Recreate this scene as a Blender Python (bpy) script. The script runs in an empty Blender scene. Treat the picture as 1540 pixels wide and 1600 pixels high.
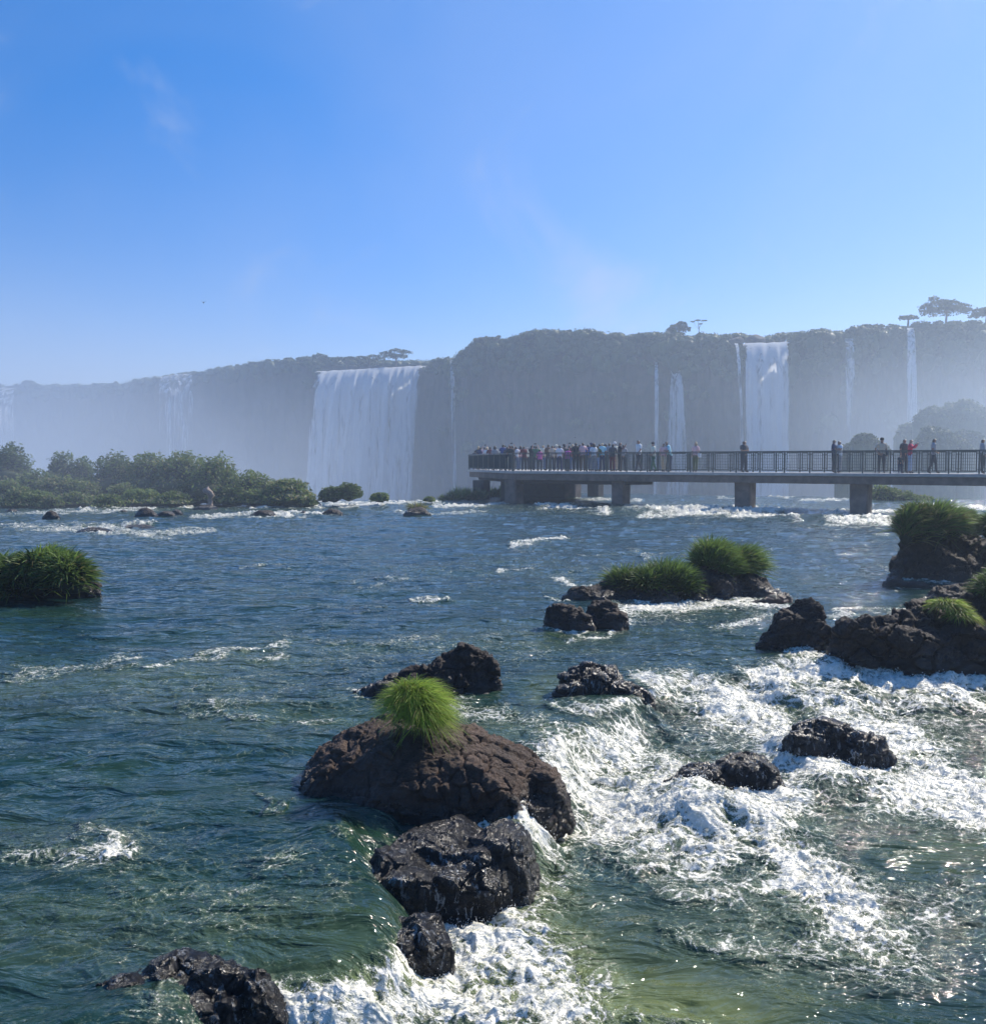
import bpy, bmesh, math, random
import numpy as np
from mathutils import Vector

# ------------------------------------------------------------------ camera, sky, sun, exposure
scene = bpy.context.scene
COL = scene.collection
EYE = 2.6
PITCH = math.atan(78 / 1500)
cam_data = bpy.data.cameras.new('camera')
cam_data.sensor_fit = 'HORIZONTAL'
cam_data.sensor_width = 36
cam_data.lens = 36 * 1500 / 1540
cam_data.clip_start = 0.1
cam_data.clip_end = 5000
cam = bpy.data.objects.new('camera', cam_data)
cam.location = (0, 0, EYE)
cam.rotation_euler = (math.pi / 2 - PITCH, 0, 0)
COL.objects.link(cam)
scene.camera = cam

SUN_AZ, SUN_EL = math.radians(46), math.radians(40)
SUN_DIR = Vector((math.sin(SUN_AZ) * math.cos(SUN_EL), math.cos(SUN_AZ) * math.cos(SUN_EL), math.sin(SUN_EL)))
sun_data = bpy.data.lights.new('sun', 'SUN')
sun_data.energy = 5.0
sun_data.angle = math.radians(0.5)
sun_data.color = (1.0, 0.92, 0.80)
sun = bpy.data.objects.new('sun', sun_data)
sun.rotation_euler = (-SUN_DIR).to_track_quat('-Z', 'Y').to_euler()
COL.objects.link(sun)

world = bpy.data.worlds.new('World')
scene.world = world
world.use_nodes = True
wt = world.node_tree
wt.nodes.clear()
w_out = wt.nodes.new('ShaderNodeOutputWorld')
w_bg = wt.nodes.new('ShaderNodeBackground')
w_sky = wt.nodes.new('ShaderNodeTexSky')
w_sky.sky_type = 'NISHITA'
w_sky.sun_disc = False
w_sky.sun_elevation = SUN_EL
w_sky.sun_rotation = SUN_AZ
w_sky.altitude = 200
w_sky.air_density = 1.0
w_sky.dust_density = 0.25
w_sky.ozone_density = 4.0
w_bg.inputs['Strength'].default_value = 0.112
# thin drifts of spray high in the air, brightest low down
w_tc = wt.nodes.new('ShaderNodeTexCoord')
w_n = wt.nodes.new('ShaderNodeTexNoise')
w_n.inputs['Scale'].default_value = 5.0
w_n.inputs['Detail'].default_value = 6
w_n.inputs['Roughness'].default_value = 0.55
w_n.inputs['Distortion'].default_value = 0.6
w_map = wt.nodes.new('ShaderNodeMapping')
w_map.inputs['Location'].default_value = (0.35, 0.2, 0.1)
wt.links.new(w_tc.outputs['Generated'], w_map.inputs['Vector'])
wt.links.new(w_map.outputs['Vector'], w_n.inputs['Vector'])
w_r = wt.nodes.new('ShaderNodeMapRange')
w_r.interpolation_type = 'SMOOTHSTEP'
w_r.inputs['From Min'].default_value = 0.53
w_r.inputs['From Max'].default_value = 0.78
w_r.inputs['To Max'].default_value = 0.50
wt.links.new(w_n.outputs['Fac'], w_r.inputs['Value'])
w_n2 = wt.nodes.new('ShaderNodeTexNoise')
w_n2.inputs['Scale'].default_value = 1.6
w_n2.inputs['Detail'].default_value = 4
w_n2.inputs['Distortion'].default_value = 0.8
wt.links.new(w_tc.outputs['Generated'], w_n2.inputs['Vector'])
w_r2 = wt.nodes.new('ShaderNodeMapRange')
w_r2.interpolation_type = 'SMOOTHSTEP'
w_r2.inputs['From Min'].default_value = 0.47
w_r2.inputs['From Max'].default_value = 0.75
w_r2.inputs['To Max'].default_value = 0.12
wt.links.new(w_n2.outputs['Fac'], w_r2.inputs['Value'])
w_max = wt.nodes.new('ShaderNodeMath')
w_max.operation = 'ADD'
w_max.use_clamp = True
wt.links.new(w_r2.outputs['Result'], w_max.inputs[0])
w_mix = wt.nodes.new('ShaderNodeMix')
w_mix.data_type = 'RGBA'
wt.links.new(w_r.outputs['Result'], w_max.inputs[1])

w_mix.inputs[7].default_value = (4.6, 5.0, 6.0, 1)
w_nrm = wt.nodes.new('ShaderNodeVectorMath')
w_nrm.operation = 'NORMALIZE'
wt.links.new(w_tc.outputs['Generated'], w_nrm.inputs[0])
w_sep = wt.nodes.new('ShaderNodeSeparateXYZ')
wt.links.new(w_nrm.outputs[0], w_sep.inputs[0])
w_el = wt.nodes.new('ShaderNodeMapRange')
w_el.inputs['From Min'].default_value = 0.02
w_el.inputs['From Max'].default_value = 0.50
wt.links.new(w_sep.outputs['Z'], w_el.inputs['Value'])
w_tint = wt.nodes.new('ShaderNodeMix')
w_tint.data_type = 'RGBA'
w_tint.inputs[6].default_value = (1.00, 0.86, 0.96, 1)
w_tint.inputs[7].default_value = (0.90, 1.08, 1.26, 1)
wt.links.new(w_el.outputs[0], w_tint.inputs[0])
w_mul = wt.nodes.new('ShaderNodeVectorMath')
w_mul.operation = 'MULTIPLY'
wt.links.new(w_sky.outputs['Color'], w_mul.inputs[0])
wt.links.new(w_tint.outputs[2], w_mul.inputs[1])
w_dot = wt.nodes.new('ShaderNodeVectorMath')
w_dot.operation = 'DOT_PRODUCT'
wt.links.new(w_nrm.outputs[0], w_dot.inputs[0])
w_dot.inputs[1].default_value = SUN_DIR
w_glow = wt.nodes.new('ShaderNodeMapRange')
w_glow.inputs['From Min'].default_value = 0.60
w_glow.inputs['From Max'].default_value = 1.0
w_glow.inputs['To Max'].default_value = 0.30
wt.links.new(w_dot.outputs['Value'], w_glow.inputs['Value'])
w_add2 = wt.nodes.new('ShaderNodeMath')
w_add2.operation = 'ADD'
w_add2.use_clamp = True
wt.links.new(w_max.outputs[0], w_add2.inputs[0])
wt.links.new(w_glow.outputs[0], w_add2.inputs[1])
w_hs = wt.nodes.new('ShaderNodeHueSaturation')
w_hs.inputs['Saturation'].default_value = 1.28
w_hs.inputs['Hue'].default_value = 0.502
wt.links.new(w_add2.outputs[0], w_mix.inputs[0])
wt.links.new(w_mul.outputs[0], w_mix.inputs[6])
wt.links.new(w_mix.outputs[2], w_hs.inputs['Color'])
wt.links.new(w_hs.outputs['Color'], w_bg.inputs['Color'])
wt.links.new(w_bg.outputs['Background'], w_out.inputs['Surface'])

scene.view_settings.view_transform = 'Standard'
scene.view_settings.look = 'None'
scene.view_settings.exposure = 0.28
scene.view_settings.gamma = 1.0
scene.view_settings.use_curve_mapping = False
scene.render.engine = 'CYCLES'
cy = scene.cycles
cy.max_bounces = 6
cy.diffuse_bounces = 2
cy.glossy_bounces = 2
cy.transmission_bounces = 3
cy.transparent_max_bounces = 12
cy.volume_bounces = 1
cy.sample_clamp_indirect = 4
cy.caustics_reflective = False
cy.caustics_refractive = False
cy.volume_max_steps = 64

HAZE_DENSITY = 0.0013
HAZE_COLOR = (0.64, 0.79, 1.0)

# ------------------------------------------------------------------ helpers
rng = np.random.default_rng(7)
random.seed(7)
CP, SP = math.cos(PITCH), math.sin(PITCH)

def ray(u, v):
    cx, cyy = (u - 770) / 1500, -(v - 800) / 1500
    return np.array([cx, CP + cyy * SP, cyy * CP - SP])

def ground(u, v, z=0.0):
    d = ray(u, v)
    t = (z - EYE) / d[2]
    return np.array([0, 0, EYE]) + t * d

def at(u, v, Y):
    d = ray(u, v)
    return np.array([0, 0, EYE]) + d * (Y / d[1])

def project(P):
    rx, ry, rz = P[..., 0], P[..., 1], P[..., 2] - EYE
    depth = ry * CP - rz * SP
    up = ry * SP + rz * CP
    dd = np.where(depth > 0.3, depth, 0.3)
    return 770 + 1500 * rx / dd, 800 - 1500 * up / dd, depth

_perm = np.random.default_rng(3).permutation(256)
_perm = np.concatenate([_perm, _perm, _perm])
_ang = np.random.default_rng(4).random(256) * 2 * np.pi
_g2 = np.stack([np.cos(_ang), np.sin(_ang)], 1)
_g3 = np.random.default_rng(5).normal(size=(256, 3))
_g3 /= np.linalg.norm(_g3, axis=1, keepdims=True)

def fade(t):
    return t * t * t * (t * (t * 6 - 15) + 10)

def perlin2(x, y):
    xi, yi = np.floor(x).astype(np.int64), np.floor(y).astype(np.int64)
    xf, yf = x - xi, y - yi
    xi &= 255; yi &= 255
    def g(ix, iy, fx, fy):
        h = _perm[_perm[ix] + iy]
        return _g2[h, 0] * fx + _g2[h, 1] * fy
    a, b = g(xi, yi, xf, yf), g(xi + 1, yi, xf - 1, yf)
    c, d = g(xi, yi + 1, xf, yf - 1), g(xi + 1, yi + 1, xf - 1, yf - 1)
    u, v = fade(xf), fade(yf)
    return ((a + u * (b - a)) * (1 - v) + (c + u * (d - c)) * v) * 1.5

def perlin3(P):
    X = P[:, 0]; Y = P[:, 1]; Z = P[:, 2]
    xi, yi, zi = (np.floor(k).astype(np.int64) for k in (X, Y, Z))
    xf, yf, zf = X - xi, Y - yi, Z - zi
    xi &= 255; yi &= 255; zi &= 255
    u, v, w = fade(xf), fade(yf), fade(zf)
    def g(i, j, k):
        h = _perm[_perm[_perm[xi + i] + yi + j] + zi + k]
        return _g3[h, 0] * (xf - i) + _g3[h, 1] * (yf - j) + _g3[h, 2] * (zf - k)
    r = 0
    for i in (0, 1):
        for j in (0, 1):
            for k in (0, 1):
                r = r + g(i, j, k) * (u if i else 1 - u) * (v if j else 1 - v) * (w if k else 1 - w)
    return r * 1.5

def fbm2(x, y, octv=4, gain=0.5, ridged=False, off=0.0):
    s = 0; a = 1.0; n = 0; f = 1.0
    for o in range(octv):
        p = perlin2(x * f + off + 17.3 * o, y * f - off * 0.7 + 9.1 * o)
        if ridged:
            p = 1 - 2 * np.abs(p)
        s = s + a * p; n += a; a *= gain; f *= 2.03
    return s / n

def fbm3(P, octv=4, gain=0.5, ridged=False, off=0.0):
    s = 0; a = 1.0; n = 0; f = 1.0
    for o in range(octv):
        p = perlin3(P * f + off + 13.7 * o)
        if ridged:
            p = 1 - 2 * np.abs(p)
        s = s + a * p; n += a; a *= gain; f *= 2.03
    return s / n

def sstep(a, b, x):
    t = np.clip((x - a) / (b - a), 0, 1)
    return t * t * (3 - 2 * t)

def mk(name, V, F, mat=None, parent=None, smooth=True, attrs=None, midx=None, mats=None):
    """one mesh object from arrays; F is an (n,k) array"""
    V = np.asarray(V, np.float32); F = np.asarray(F, np.int32)
    me = bpy.data.meshes.new(name)
    me.vertices.add(len(V)); me.vertices.foreach_set('co', V.ravel())
    n, k = F.shape
    me.loops.add(n * k); me.loops.foreach_set('vertex_index', F.ravel())
    me.polygons.add(n)
    me.polygons.foreach_set('loop_start', np.arange(n, dtype=np.int32) * k)
    me.polygons.foreach_set('loop_total', np.full(n, k, np.int32))
    me.polygons.foreach_set('use_smooth', np.full(n, smooth))
    for m in (mats or [mat]):
        if m: me.materials.append(m)
    if midx is not None:
        me.polygons.foreach_set('material_index', np.asarray(midx, np.int32))
    for an, arr in (attrs or {}).items():
        at_ = me.attributes.new(an, 'FLOAT', 'POINT')
        at_.data.foreach_set('value', np.asarray(arr, np.float32))
    me.update(calc_edges=True)
    me.validate()
    o = bpy.data.objects.new(name, me)
    COL.objects.link(o)
    if parent: o.parent = parent
    return o

def empty(name, loc=(0, 0, 0), rz=0):
    o = bpy.data.objects.new(name, None)
    o.empty_display_size = 0.2
    o.location = Vector([float(c) for c in loc]); o.rotation_euler = (0, 0, rz)
    COL.objects.link(o)
    return o

def tag(o, label=None, cat=None, group=None, kind=None):
    if label: o['label'] = label
    if cat: o['category'] = cat
    if group: o['group'] = group
    if kind: o['kind'] = kind
    return o

class MB:
    """collects boxes and bars into one mesh"""
    def __init__(s): s.V = []; s.F = []; s.n = 0
    def box(s, c, d, ax=None):
        c = np.array(c, float); hx, hy, hz = [k / 2 for k in d]
        ax = np.eye(3) if ax is None else ax
        for sx, sy, sz in ((-1,-1,-1),(1,-1,-1),(1,1,-1),(-1,1,-1),(-1,-1,1),(1,-1,1),(1,1,1),(-1,1,1)):
            s.V.append(c + ax[0] * hx * sx + ax[1] * hy * sy + ax[2] * hz * sz)
        for f in ((0,3,2,1),(4,5,6,7),(0,1,5,4),(1,2,6,5),(2,3,7,6),(3,0,4,7)):
            s.F.append([s.n + k for k in f])
        s.n += 8
    def bar(s, a, b, w, h=None):
        a = np.array(a, float); b = np.array(b, float); d = b - a; L = np.linalg.norm(d); d /= L
        up = np.array([0, 0, 1.]) if abs(d[2]) < 0.9 else np.array([1., 0, 0])
        r = np.cross(d, up); r /= np.linalg.norm(r); q = np.cross(r, d)
        s.box((a + b) / 2, (L, w, h or w), np.array([d, r, q]))
    def build(s, name, mat, parent=None, bevel=0.0, smooth=False):
        o = mk(name, np.array(s.V), np.array(s.F), mat, parent, smooth)
        if bevel:
            b = o.modifiers.new('bevel', 'BEVEL'); b.width = bevel; b.segments = 2; b.limit_method = 'ANGLE'
        return o

# ------------------------------------------------------------------ material helpers
def new_mat(name):
    m = bpy.data.materials.new(name); m.use_nodes = True
    nt = m.node_tree; nt.nodes.clear()
    out = nt.nodes.new('ShaderNodeOutputMaterial')
    return m, nt, out

def N(nt, t, **kw):
    n = nt.nodes.new(t)
    for k, v in kw.items():
        if k in n.inputs: n.inputs[k].default_value = v
        else: setattr(n, k, v)
    return n

def L(nt, a, b): nt.links.new(a, b)

def noise(nt, vec, scale, detail=4, rough=0.5, dist=0.0):
    n = nt.nodes.new('ShaderNodeTexNoise')
    n.inputs['Scale'].default_value = scale; n.inputs['Detail'].default_value = detail
    n.inputs['Roughness'].default_value = rough; n.inputs['Distortion'].default_value = dist
    if vec is not None: L(nt, vec, n.inputs['Vector'])
    return n.outputs['Fac']

def mathn(nt, op, a, b=None, clamp=False):
    n = nt.nodes.new('ShaderNodeMath'); n.operation = op; n.use_clamp = clamp
    for i, x in enumerate((a, b)):
        if x is None: continue
        if isinstance(x, (int, float)): n.inputs[i].default_value = x
        else: L(nt, x, n.inputs[i])
    return n.outputs[0]

def mrange(nt, v, a, b, c=0.0, d=1.0, smooth=False):
    n = nt.nodes.new('ShaderNodeMapRange')
    if smooth: n.interpolation_type = 'SMOOTHSTEP'
    for nm, x in (('Value', v), ('From Min', a), ('From Max', b), ('To Min', c), ('To Max', d)):
        if isinstance(x, (int, float)): n.inputs[nm].default_value = x
        else: L(nt, x, n.inputs[nm])
    return n.outputs['Result']

def mixc(nt, f, a, b):
    n = nt.nodes.new('ShaderNodeMix'); n.data_type = 'RGBA'
    for nm, x in (('Factor', f), ('A', a), ('B', b)):
        s = n.inputs[nm] if nm == 'Factor' else n.inputs[nm]
        if nm == 'Factor':
            s = n.inputs[0]
        elif nm == 'A': s = n.inputs[6]
        else: s = n.inputs[7]
        if isinstance(x, (int, float)): s.default_value = x
        elif isinstance(x, tuple): s.default_value = (*x, 1) if len(x) == 3 else x
        else: L(nt, x, s)
    return n.outputs[2]

def mapping(nt, vec, scale=(1, 1, 1), rot=(0, 0, 0)):
    n = nt.nodes.new('ShaderNodeMapping')
    n.inputs['Scale'].default_value = scale; n.inputs['Rotation'].default_value = rot
    L(nt, vec, n.inputs['Vector'])
    return n.outputs['Vector']

def bump(nt, h, strength=0.5, dist=0.02, normal=None):
    n = nt.nodes.new('ShaderNodeBump')
    n.inputs['Strength'].default_value = strength; n.inputs['Distance'].default_value = dist
    L(nt, h, n.inputs['Height'])
    if normal is not None: L(nt, normal, n.inputs['Normal'])
    return n.outputs['Normal']

def attr(nt, name):
    n = nt.nodes.new('ShaderNodeAttribute'); n.attribute_name = name
    return n.outputs['Fac']

def geom(nt, out='Position'):
    return nt.nodes.new('ShaderNodeNewGeometry').outputs[out]

def simple(name, col, rough=0.7, var=0.0, vscale=8.0, bmp=0.0, metal=0.0):
    m, nt, out = new_mat(name)
    b = N(nt, 'ShaderNodeBsdfPrincipled'); b.inputs['Roughness'].default_value = rough
    b.inputs['Metallic'].default_value = metal
    p = geom(nt)
    if var:
        n = noise(nt, p, vscale, 4, 0.6)
        c = mixc(nt, mrange(nt, n, 0.3, 0.7), tuple(x * (1 - var) for x in col), tuple(min(1, x * (1 + var)) for x in col))
        L(nt, c, b.inputs['Base Color'])
        if bmp: L(nt, bump(nt, noise(nt, p, vscale * 3, 5, 0.65), bmp, 0.02), b.inputs['Normal'])
    else:
        b.inputs['Base Color'].default_value = (*col, 1)
    L(nt, b.outputs[0], out.inputs['Surface'])
    return m

# --- leaves: translucent so the low sun glows through them
def leaf_mat(name, dark, light, dry=None, trans=0.45, rough=0.55, tip=None):
    m, nt, out = new_mat(name)
    t = attr(nt, 'tone')
    c = mixc(nt, t, dark, light)
    if dry: c = mixc(nt, mrange(nt, attr(nt, 'dry'), 0.0, 1.0), c, dry)
    b = N(nt, 'ShaderNodeBsdfPrincipled'); b.inputs['Roughness'].default_value = rough
    b.inputs['Specular IOR Level'].default_value = 0.35
    L(nt, c, b.inputs['Base Color'])
    tr = N(nt, 'ShaderNodeBsdfTranslucent')
    L(nt, c, tr.inputs['Color'])
    mx = N(nt, 'ShaderNodeMixShader'); mx.inputs[0].default_value = trans
    L(nt, b.outputs[0], mx.inputs[1]); L(nt, tr.outputs[0], mx.inputs[2])
    L(nt, mx.outputs[0], out.inputs['Surface'])
    return m

M = {}
M['tuft'] = leaf_mat('tuft_grass', (0.07, 0.14, 0.02), (0.44, 0.60, 0.10), dry=(0.38, 0.30, 0.11), trans=0.5)
M['reed'] = leaf_mat('reed_grass', (0.02, 0.05, 0.012), (0.20, 0.30, 0.07), dry=(0.26, 0.21, 0.10), trans=0.4)
M['bush'] = leaf_mat('bush_leaves', (0.04, 0.075, 0.025), (0.20, 0.27, 0.08), dry=(0.34, 0.29, 0.16), trans=0.45)
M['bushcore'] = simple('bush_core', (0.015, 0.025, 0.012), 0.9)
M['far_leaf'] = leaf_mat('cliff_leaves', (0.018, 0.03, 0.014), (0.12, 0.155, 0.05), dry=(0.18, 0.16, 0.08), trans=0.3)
M['bark'] = simple('bark', (0.12, 0.09, 0.07), 0.9, 0.3, 20, 0.4)
M['stump'] = simple('bleached_wood', (0.24, 0.19, 0.16), 0.85, 0.35, 15, 0.4)

# --- rock: dark basalt, wet and glossy near the water line
def rock_mat(name, dry_a, dry_b, wet_z=0.12, scale=1.0, wetness=1.0, moss=0.0, streaks=0.0):
    m, nt, out = new_mat(name)
    p = geom(nt)
    n1 = noise(nt, p, 2.5 * scale, 8, 0.65)
    n2 = noise(nt, p, 14 * scale, 8, 0.7)
    n3 = noise(nt, p, 60 * scale, 6, 0.7)
    c = mixc(nt, mrange(nt, n1, 0.35, 0.65), dry_a, dry_b)
    c = mixc(nt, mrange(nt, n2, 0.45, 0.72, 0, 0.6), c, tuple(x * 0.35 for x in dry_a))
    c = mixc(nt, mrange(nt, n3, 0.60, 0.75, 0, 0.35), c, (0.28, 0.23, 0.19))
    if moss:
        nm = noise(nt, p, 5 * scale, 6, 0.7)
        c = mixc(nt, mrange(nt, nm, 0.5, 0.65, 0, moss), c, (0.06, 0.075, 0.02))
    sep = nt.nodes.new('ShaderNodeSeparateXYZ'); L(nt, p, sep.inputs[0])
    h = mathn(nt, 'SUBTRACT', sep.outputs['Z'], mathn(nt, 'MULTIPLY', mathn(nt, 'SUBTRACT', n1, 0.5), 0.5))
    wet = mathn(nt, 'MULTIPLY', mrange(nt, h, wet_z + 0.07, wet_z - 0.05, 0, 1), wetness)
    c2 = mixc(nt, 0.72, c, (0.006, 0.006, 0.006))
    c = mixc(nt, wet, c, c2)
    b = N(nt, 'ShaderNodeBsdfPrincipled')
    if streaks:   # thin water running down in white threads
        s1 = noise(nt, mapping(nt, p, (1, 1, 0.30)), 26, 6, 0.7, 0.6)
        s2 = noise(nt, p, 2.6, 3, 0.5)
        sf = mathn(nt, 'MULTIPLY', mrange(nt, s1, 0.55, 0.62, 0, 1), mrange(nt, s2, 0.42, 0.62, 0.1, 1))
        c = mixc(nt, mathn(nt, 'MULTIPLY', sf, streaks * 0.7), c, (0.6, 0.62, 0.62))
    L(nt, c, b.inputs['Base Color'])
    L(nt, mrange(nt, wet, 0, 1, 0.72, 0.24 if streaks else 0.18), b.inputs['Roughness'])
    L(nt, mrange(nt, wet, 0, 1, 0.35, 0.8), b.inputs['Specular IOR Level'])
    vor = nt.nodes.new('ShaderNodeTexVoronoi'); vor.feature = 'F1'
    vor.inputs['Scale'].default_value = 22 * scale; L(nt, p, vor.inputs['Vector'])
    hh = mathn(nt, 'ADD', mathn(nt, 'MULTIPLY', n2, 1.0), mathn(nt, 'MULTIPLY', n3, 0.35))
    hh = mathn(nt, 'ADD', hh, mathn(nt, 'MULTIPLY', vor.outputs['Distance'], 0.35))
    L(nt, bump(nt, hh, 1.0, (0.07 if streaks else 0.055) / scale), b.inputs['Normal'])
    L(nt, b.outputs[0], out.inputs['Surface'])
    return m

M['rock_main'] = rock_mat('brown_basalt', (0.06, 0.04, 0.03), (0.14, 0.09, 0.065), 0.06)
M['rock'] = rock_mat('black_basalt', (0.025, 0.020, 0.018), (0.065, 0.048, 0.04), 0.14)
M['rock_wet'] = rock_mat('wet_basalt', (0.016, 0.012, 0.010), (0.038, 0.028, 0.023), 3.0, streaks=1.0)
M['rock_far'] = rock_mat('far_basalt', (0.035, 0.03, 0.028), (0.09, 0.07, 0.06), 0.15, scale=0.4)

# --- river water with foam
def water_mat():
    m, nt, out = new_mat('river_water')
    p = geom(nt)
    foam = attr(nt, 'foam'); olive = attr(nt, 'olive')
    wn = nt.nodes.new('ShaderNodeTexNoise'); wn.inputs['Scale'].default_value = 2.2; wn.inputs['Detail'].default_value = 2
    L(nt, p, wn.inputs['Vector'])
    sub = nt.nodes.new('ShaderNodeVectorMath'); sub.operation = 'SUBTRACT'; L(nt, wn.outputs['Color'], sub.inputs[0]); sub.inputs[1].default_value = (0.5, 0.5, 0.5)
    sc = nt.nodes.new('ShaderNodeVectorMath'); sc.operation = 'SCALE'; L(nt, sub.outputs[0], sc.inputs[0]); sc.inputs['Scale'].default_value = 0.45
    ad = nt.nodes.new('ShaderNodeVectorMath'); ad.operation = 'ADD'; L(nt, p, ad.inputs[0]); L(nt, sc.outputs[0], ad.inputs[1])
    pw = mapping(nt, ad.outputs[0], (1, 1.25, 1), (0, 0, math.radians(20)))
    v = nt.nodes.new('ShaderNodeTexVoronoi'); v.feature = 'DISTANCE_TO_EDGE'; v.inputs['Scale'].default_value = 9
    L(nt, pw, v.inputs['Vector'])
    lace = mrange(nt, v.outputs['Distance'], 0.0, 0.20, 1, 0)
    nA = noise(nt, pw, 3.2, 8, 0.66, 0.3)
    nB = noise(nt, pw, 19, 6, 0.7, 0.2)
    nC = noise(nt, mapping(nt, p, (1, 1.3, 1)), 75, 3, 0.7, 0.0)
    patt = mathn(nt, 'ADD', mathn(nt, 'MULTIPLY', nA, 0.46), mathn(nt, 'MULTIPLY', nB, 0.36))
    patt = mathn(nt, 'ADD', patt, mathn(nt, 'MULTIPLY', lace, 0.16))
    patt = mathn(nt, 'ADD', patt, mathn(nt, 'MULTIPLY', mathn(nt, 'SUBTRACT', nC, 0.5), 0.58))
    th = mrange(nt, foam, 0, 1, 0.72, 0.30)
    df = mathn(nt, 'MULTIPLY', mathn(nt, 'SUBTRACT', patt, th), 1.25)
    aer = mrange(nt, df, -0.20, 0.05, 0, 1, True)      # milky aerated water
    fo = mrange(nt, df, -0.02, 0.13, 0, 1, True)       # bubbles on top
    big = noise(nt, mapping(nt, p, (0.35, 0.7, 1)), 1.0, 5, 0.6)
    deep = mixc(nt, mrange(nt, big, 0.35, 0.65), (0.005, 0.028, 0.034), (0.018, 0.048, 0.026))
    body = mixc(nt, olive, deep, (0.15, 0.18, 0.055))
    body = mixc(nt, mathn(nt, 'MULTIPLY', aer, 0.38), body, (0.30, 0.36, 0.22))
    foamc = mixc(nt, mrange(nt, nB, 0.35, 0.65), (0.62, 0.61, 0.48), (0.92, 0.89, 0.80))
    c = mixc(nt, fo, body, foamc)
    b = N(nt, 'ShaderNodeBsdfPrincipled')
    L(nt, c, b.inputs['Base Color'])
    b.inputs['IOR'].default_value = 1.33
    L(nt, mrange(nt, fo, 0, 1, 0.06, 0.42), b.inputs['Roughness'])
    # ripples: patches of slick and ruffled water
    slick = mrange(nt, noise(nt, mapping(nt, ad.outputs[0], (0.30, 0.95, 1)), 1.0, 3, 0.5, 0.8), 0.40, 0.62, 0.15, 1.25)
    r1 = noise(nt, mapping(nt, p, (1, 2.0, 1)), 1.6, 4, 0.5, 0.8)
    r2 = noise(nt, mapping(nt, ad.outputs[0], (1, 1.7, 1), (0, 0, 0.3)), 8, 4, 0.55, 0.6)
    r3 = noise(nt, p, 38, 3, 0.6, 0.3)
    turb = mathn(nt, 'MAXIMUM', mathn(nt, 'MULTIPLY', slick, 0.5), mrange(nt, foam, 0.05, 0.4, 0.0, 1.6))
    turb = mathn(nt, 'MULTIPLY', turb, mrange(nt, fo, 0, 1, 1.0, 0.55))
    h = mathn(nt, 'ADD', mathn(nt, 'MULTIPLY', r1, 0.13), mathn(nt, 'MULTIPLY', mathn(nt, 'MULTIPLY', r2, 0.032), turb))
    h = mathn(nt, 'ADD', h, mathn(nt, 'MULTIPLY', mathn(nt, 'MULTIPLY', r3, 0.0075), turb))
    h = mathn(nt, 'ADD', h, mathn(nt, 'MULTIPLY', fo, 0.010))
    bn = nt.nodes.new('ShaderNodeBump'); bn.inputs['Strength'].default_value = 1.0; bn.inputs['Distance'].default_value = 1.0
    L(nt, h, bn.inputs['Height'])
    L(nt, bn.outputs[0], b.inputs['Normal'])
    L(nt, b.outputs[0], out.inputs['Surface'])
    return m
M['water'] = water_mat()

def foam_solid():
    m, nt, out = new_mat('white_spray')
    b = N(nt, 'ShaderNodeBsdfPrincipled'); b.inputs['Base Color'].default_value = (0.88, 0.9, 0.9, 1)
    b.inputs['Roughness'].default_value = 0.35
    b.inputs['Subsurface Weight'].default_value = 0.0
    L(nt, b.outputs[0], out.inputs['Surface'])
    return m
M['spray'] = foam_solid()

def fall_mat(name, dens=0.5, sx=1.0):
    m, nt, out = new_mat(name)
    tc = geom(nt)
    st = noise(nt, mapping(nt, tc, (0.9 * sx, 0.9 * sx, 0.035)), 1.0, 8, 0.62, 0.4)
    st2 = noise(nt, mapping(nt, tc, (2.5 * sx, 2.5 * sx, 0.25)), 1.0, 6, 0.65, 0.6)
    s = mathn(nt, 'ADD', mathn(nt, 'MULTIPLY', st, 0.7), mathn(nt, 'MULTIPLY', st2, 0.3))
    edge = attr(nt, 'edge')
    thr = mathn(nt, 'SUBTRACT', 1.0, edge)
    a = mrange(nt, mathn(nt, 'SUBTRACT', s, mathn(nt, 'MULTIPLY', thr, 0.6)), 0.40 - dens * 0.3, 0.62 - dens * 0.3, 0, 1, True)
    b = N(nt, 'ShaderNodeBsdfDiffuse'); b.inputs['Color'].default_value = (0.92, 0.93, 0.93, 1)
    tr = N(nt, 'ShaderNodeBsdfTranslucent'); tr.inputs['Color'].default_value = (0.92, 0.93, 0.93, 1)
    mx0 = N(nt, 'ShaderNodeMixShader'); mx0.inputs[0].default_value = 0.5
    L(nt, b.outputs[0], mx0.inputs[1]); L(nt, tr.outputs[0], mx0.inputs[2])
    t = N(nt, 'ShaderNodeBsdfTransparent')
    mx = N(nt, 'ShaderNodeMixShader')
    L(nt, a, mx.inputs[0]); L(nt, t.outputs[0], mx.inputs[1]); L(nt, mx0.outputs[0], mx.inputs[2])
    L(nt, mx.outputs[0], out.inputs['Surface'])
    return m
M['fall'] = fall_mat('falling_water', 0.52, 0.7)
M['fall_thin'] = fall_mat('thin_falling_water', 0.25, 1.6)
M['fall_faint'] = fall_mat('faint_falling_water', 0.0, 0.8)

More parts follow.
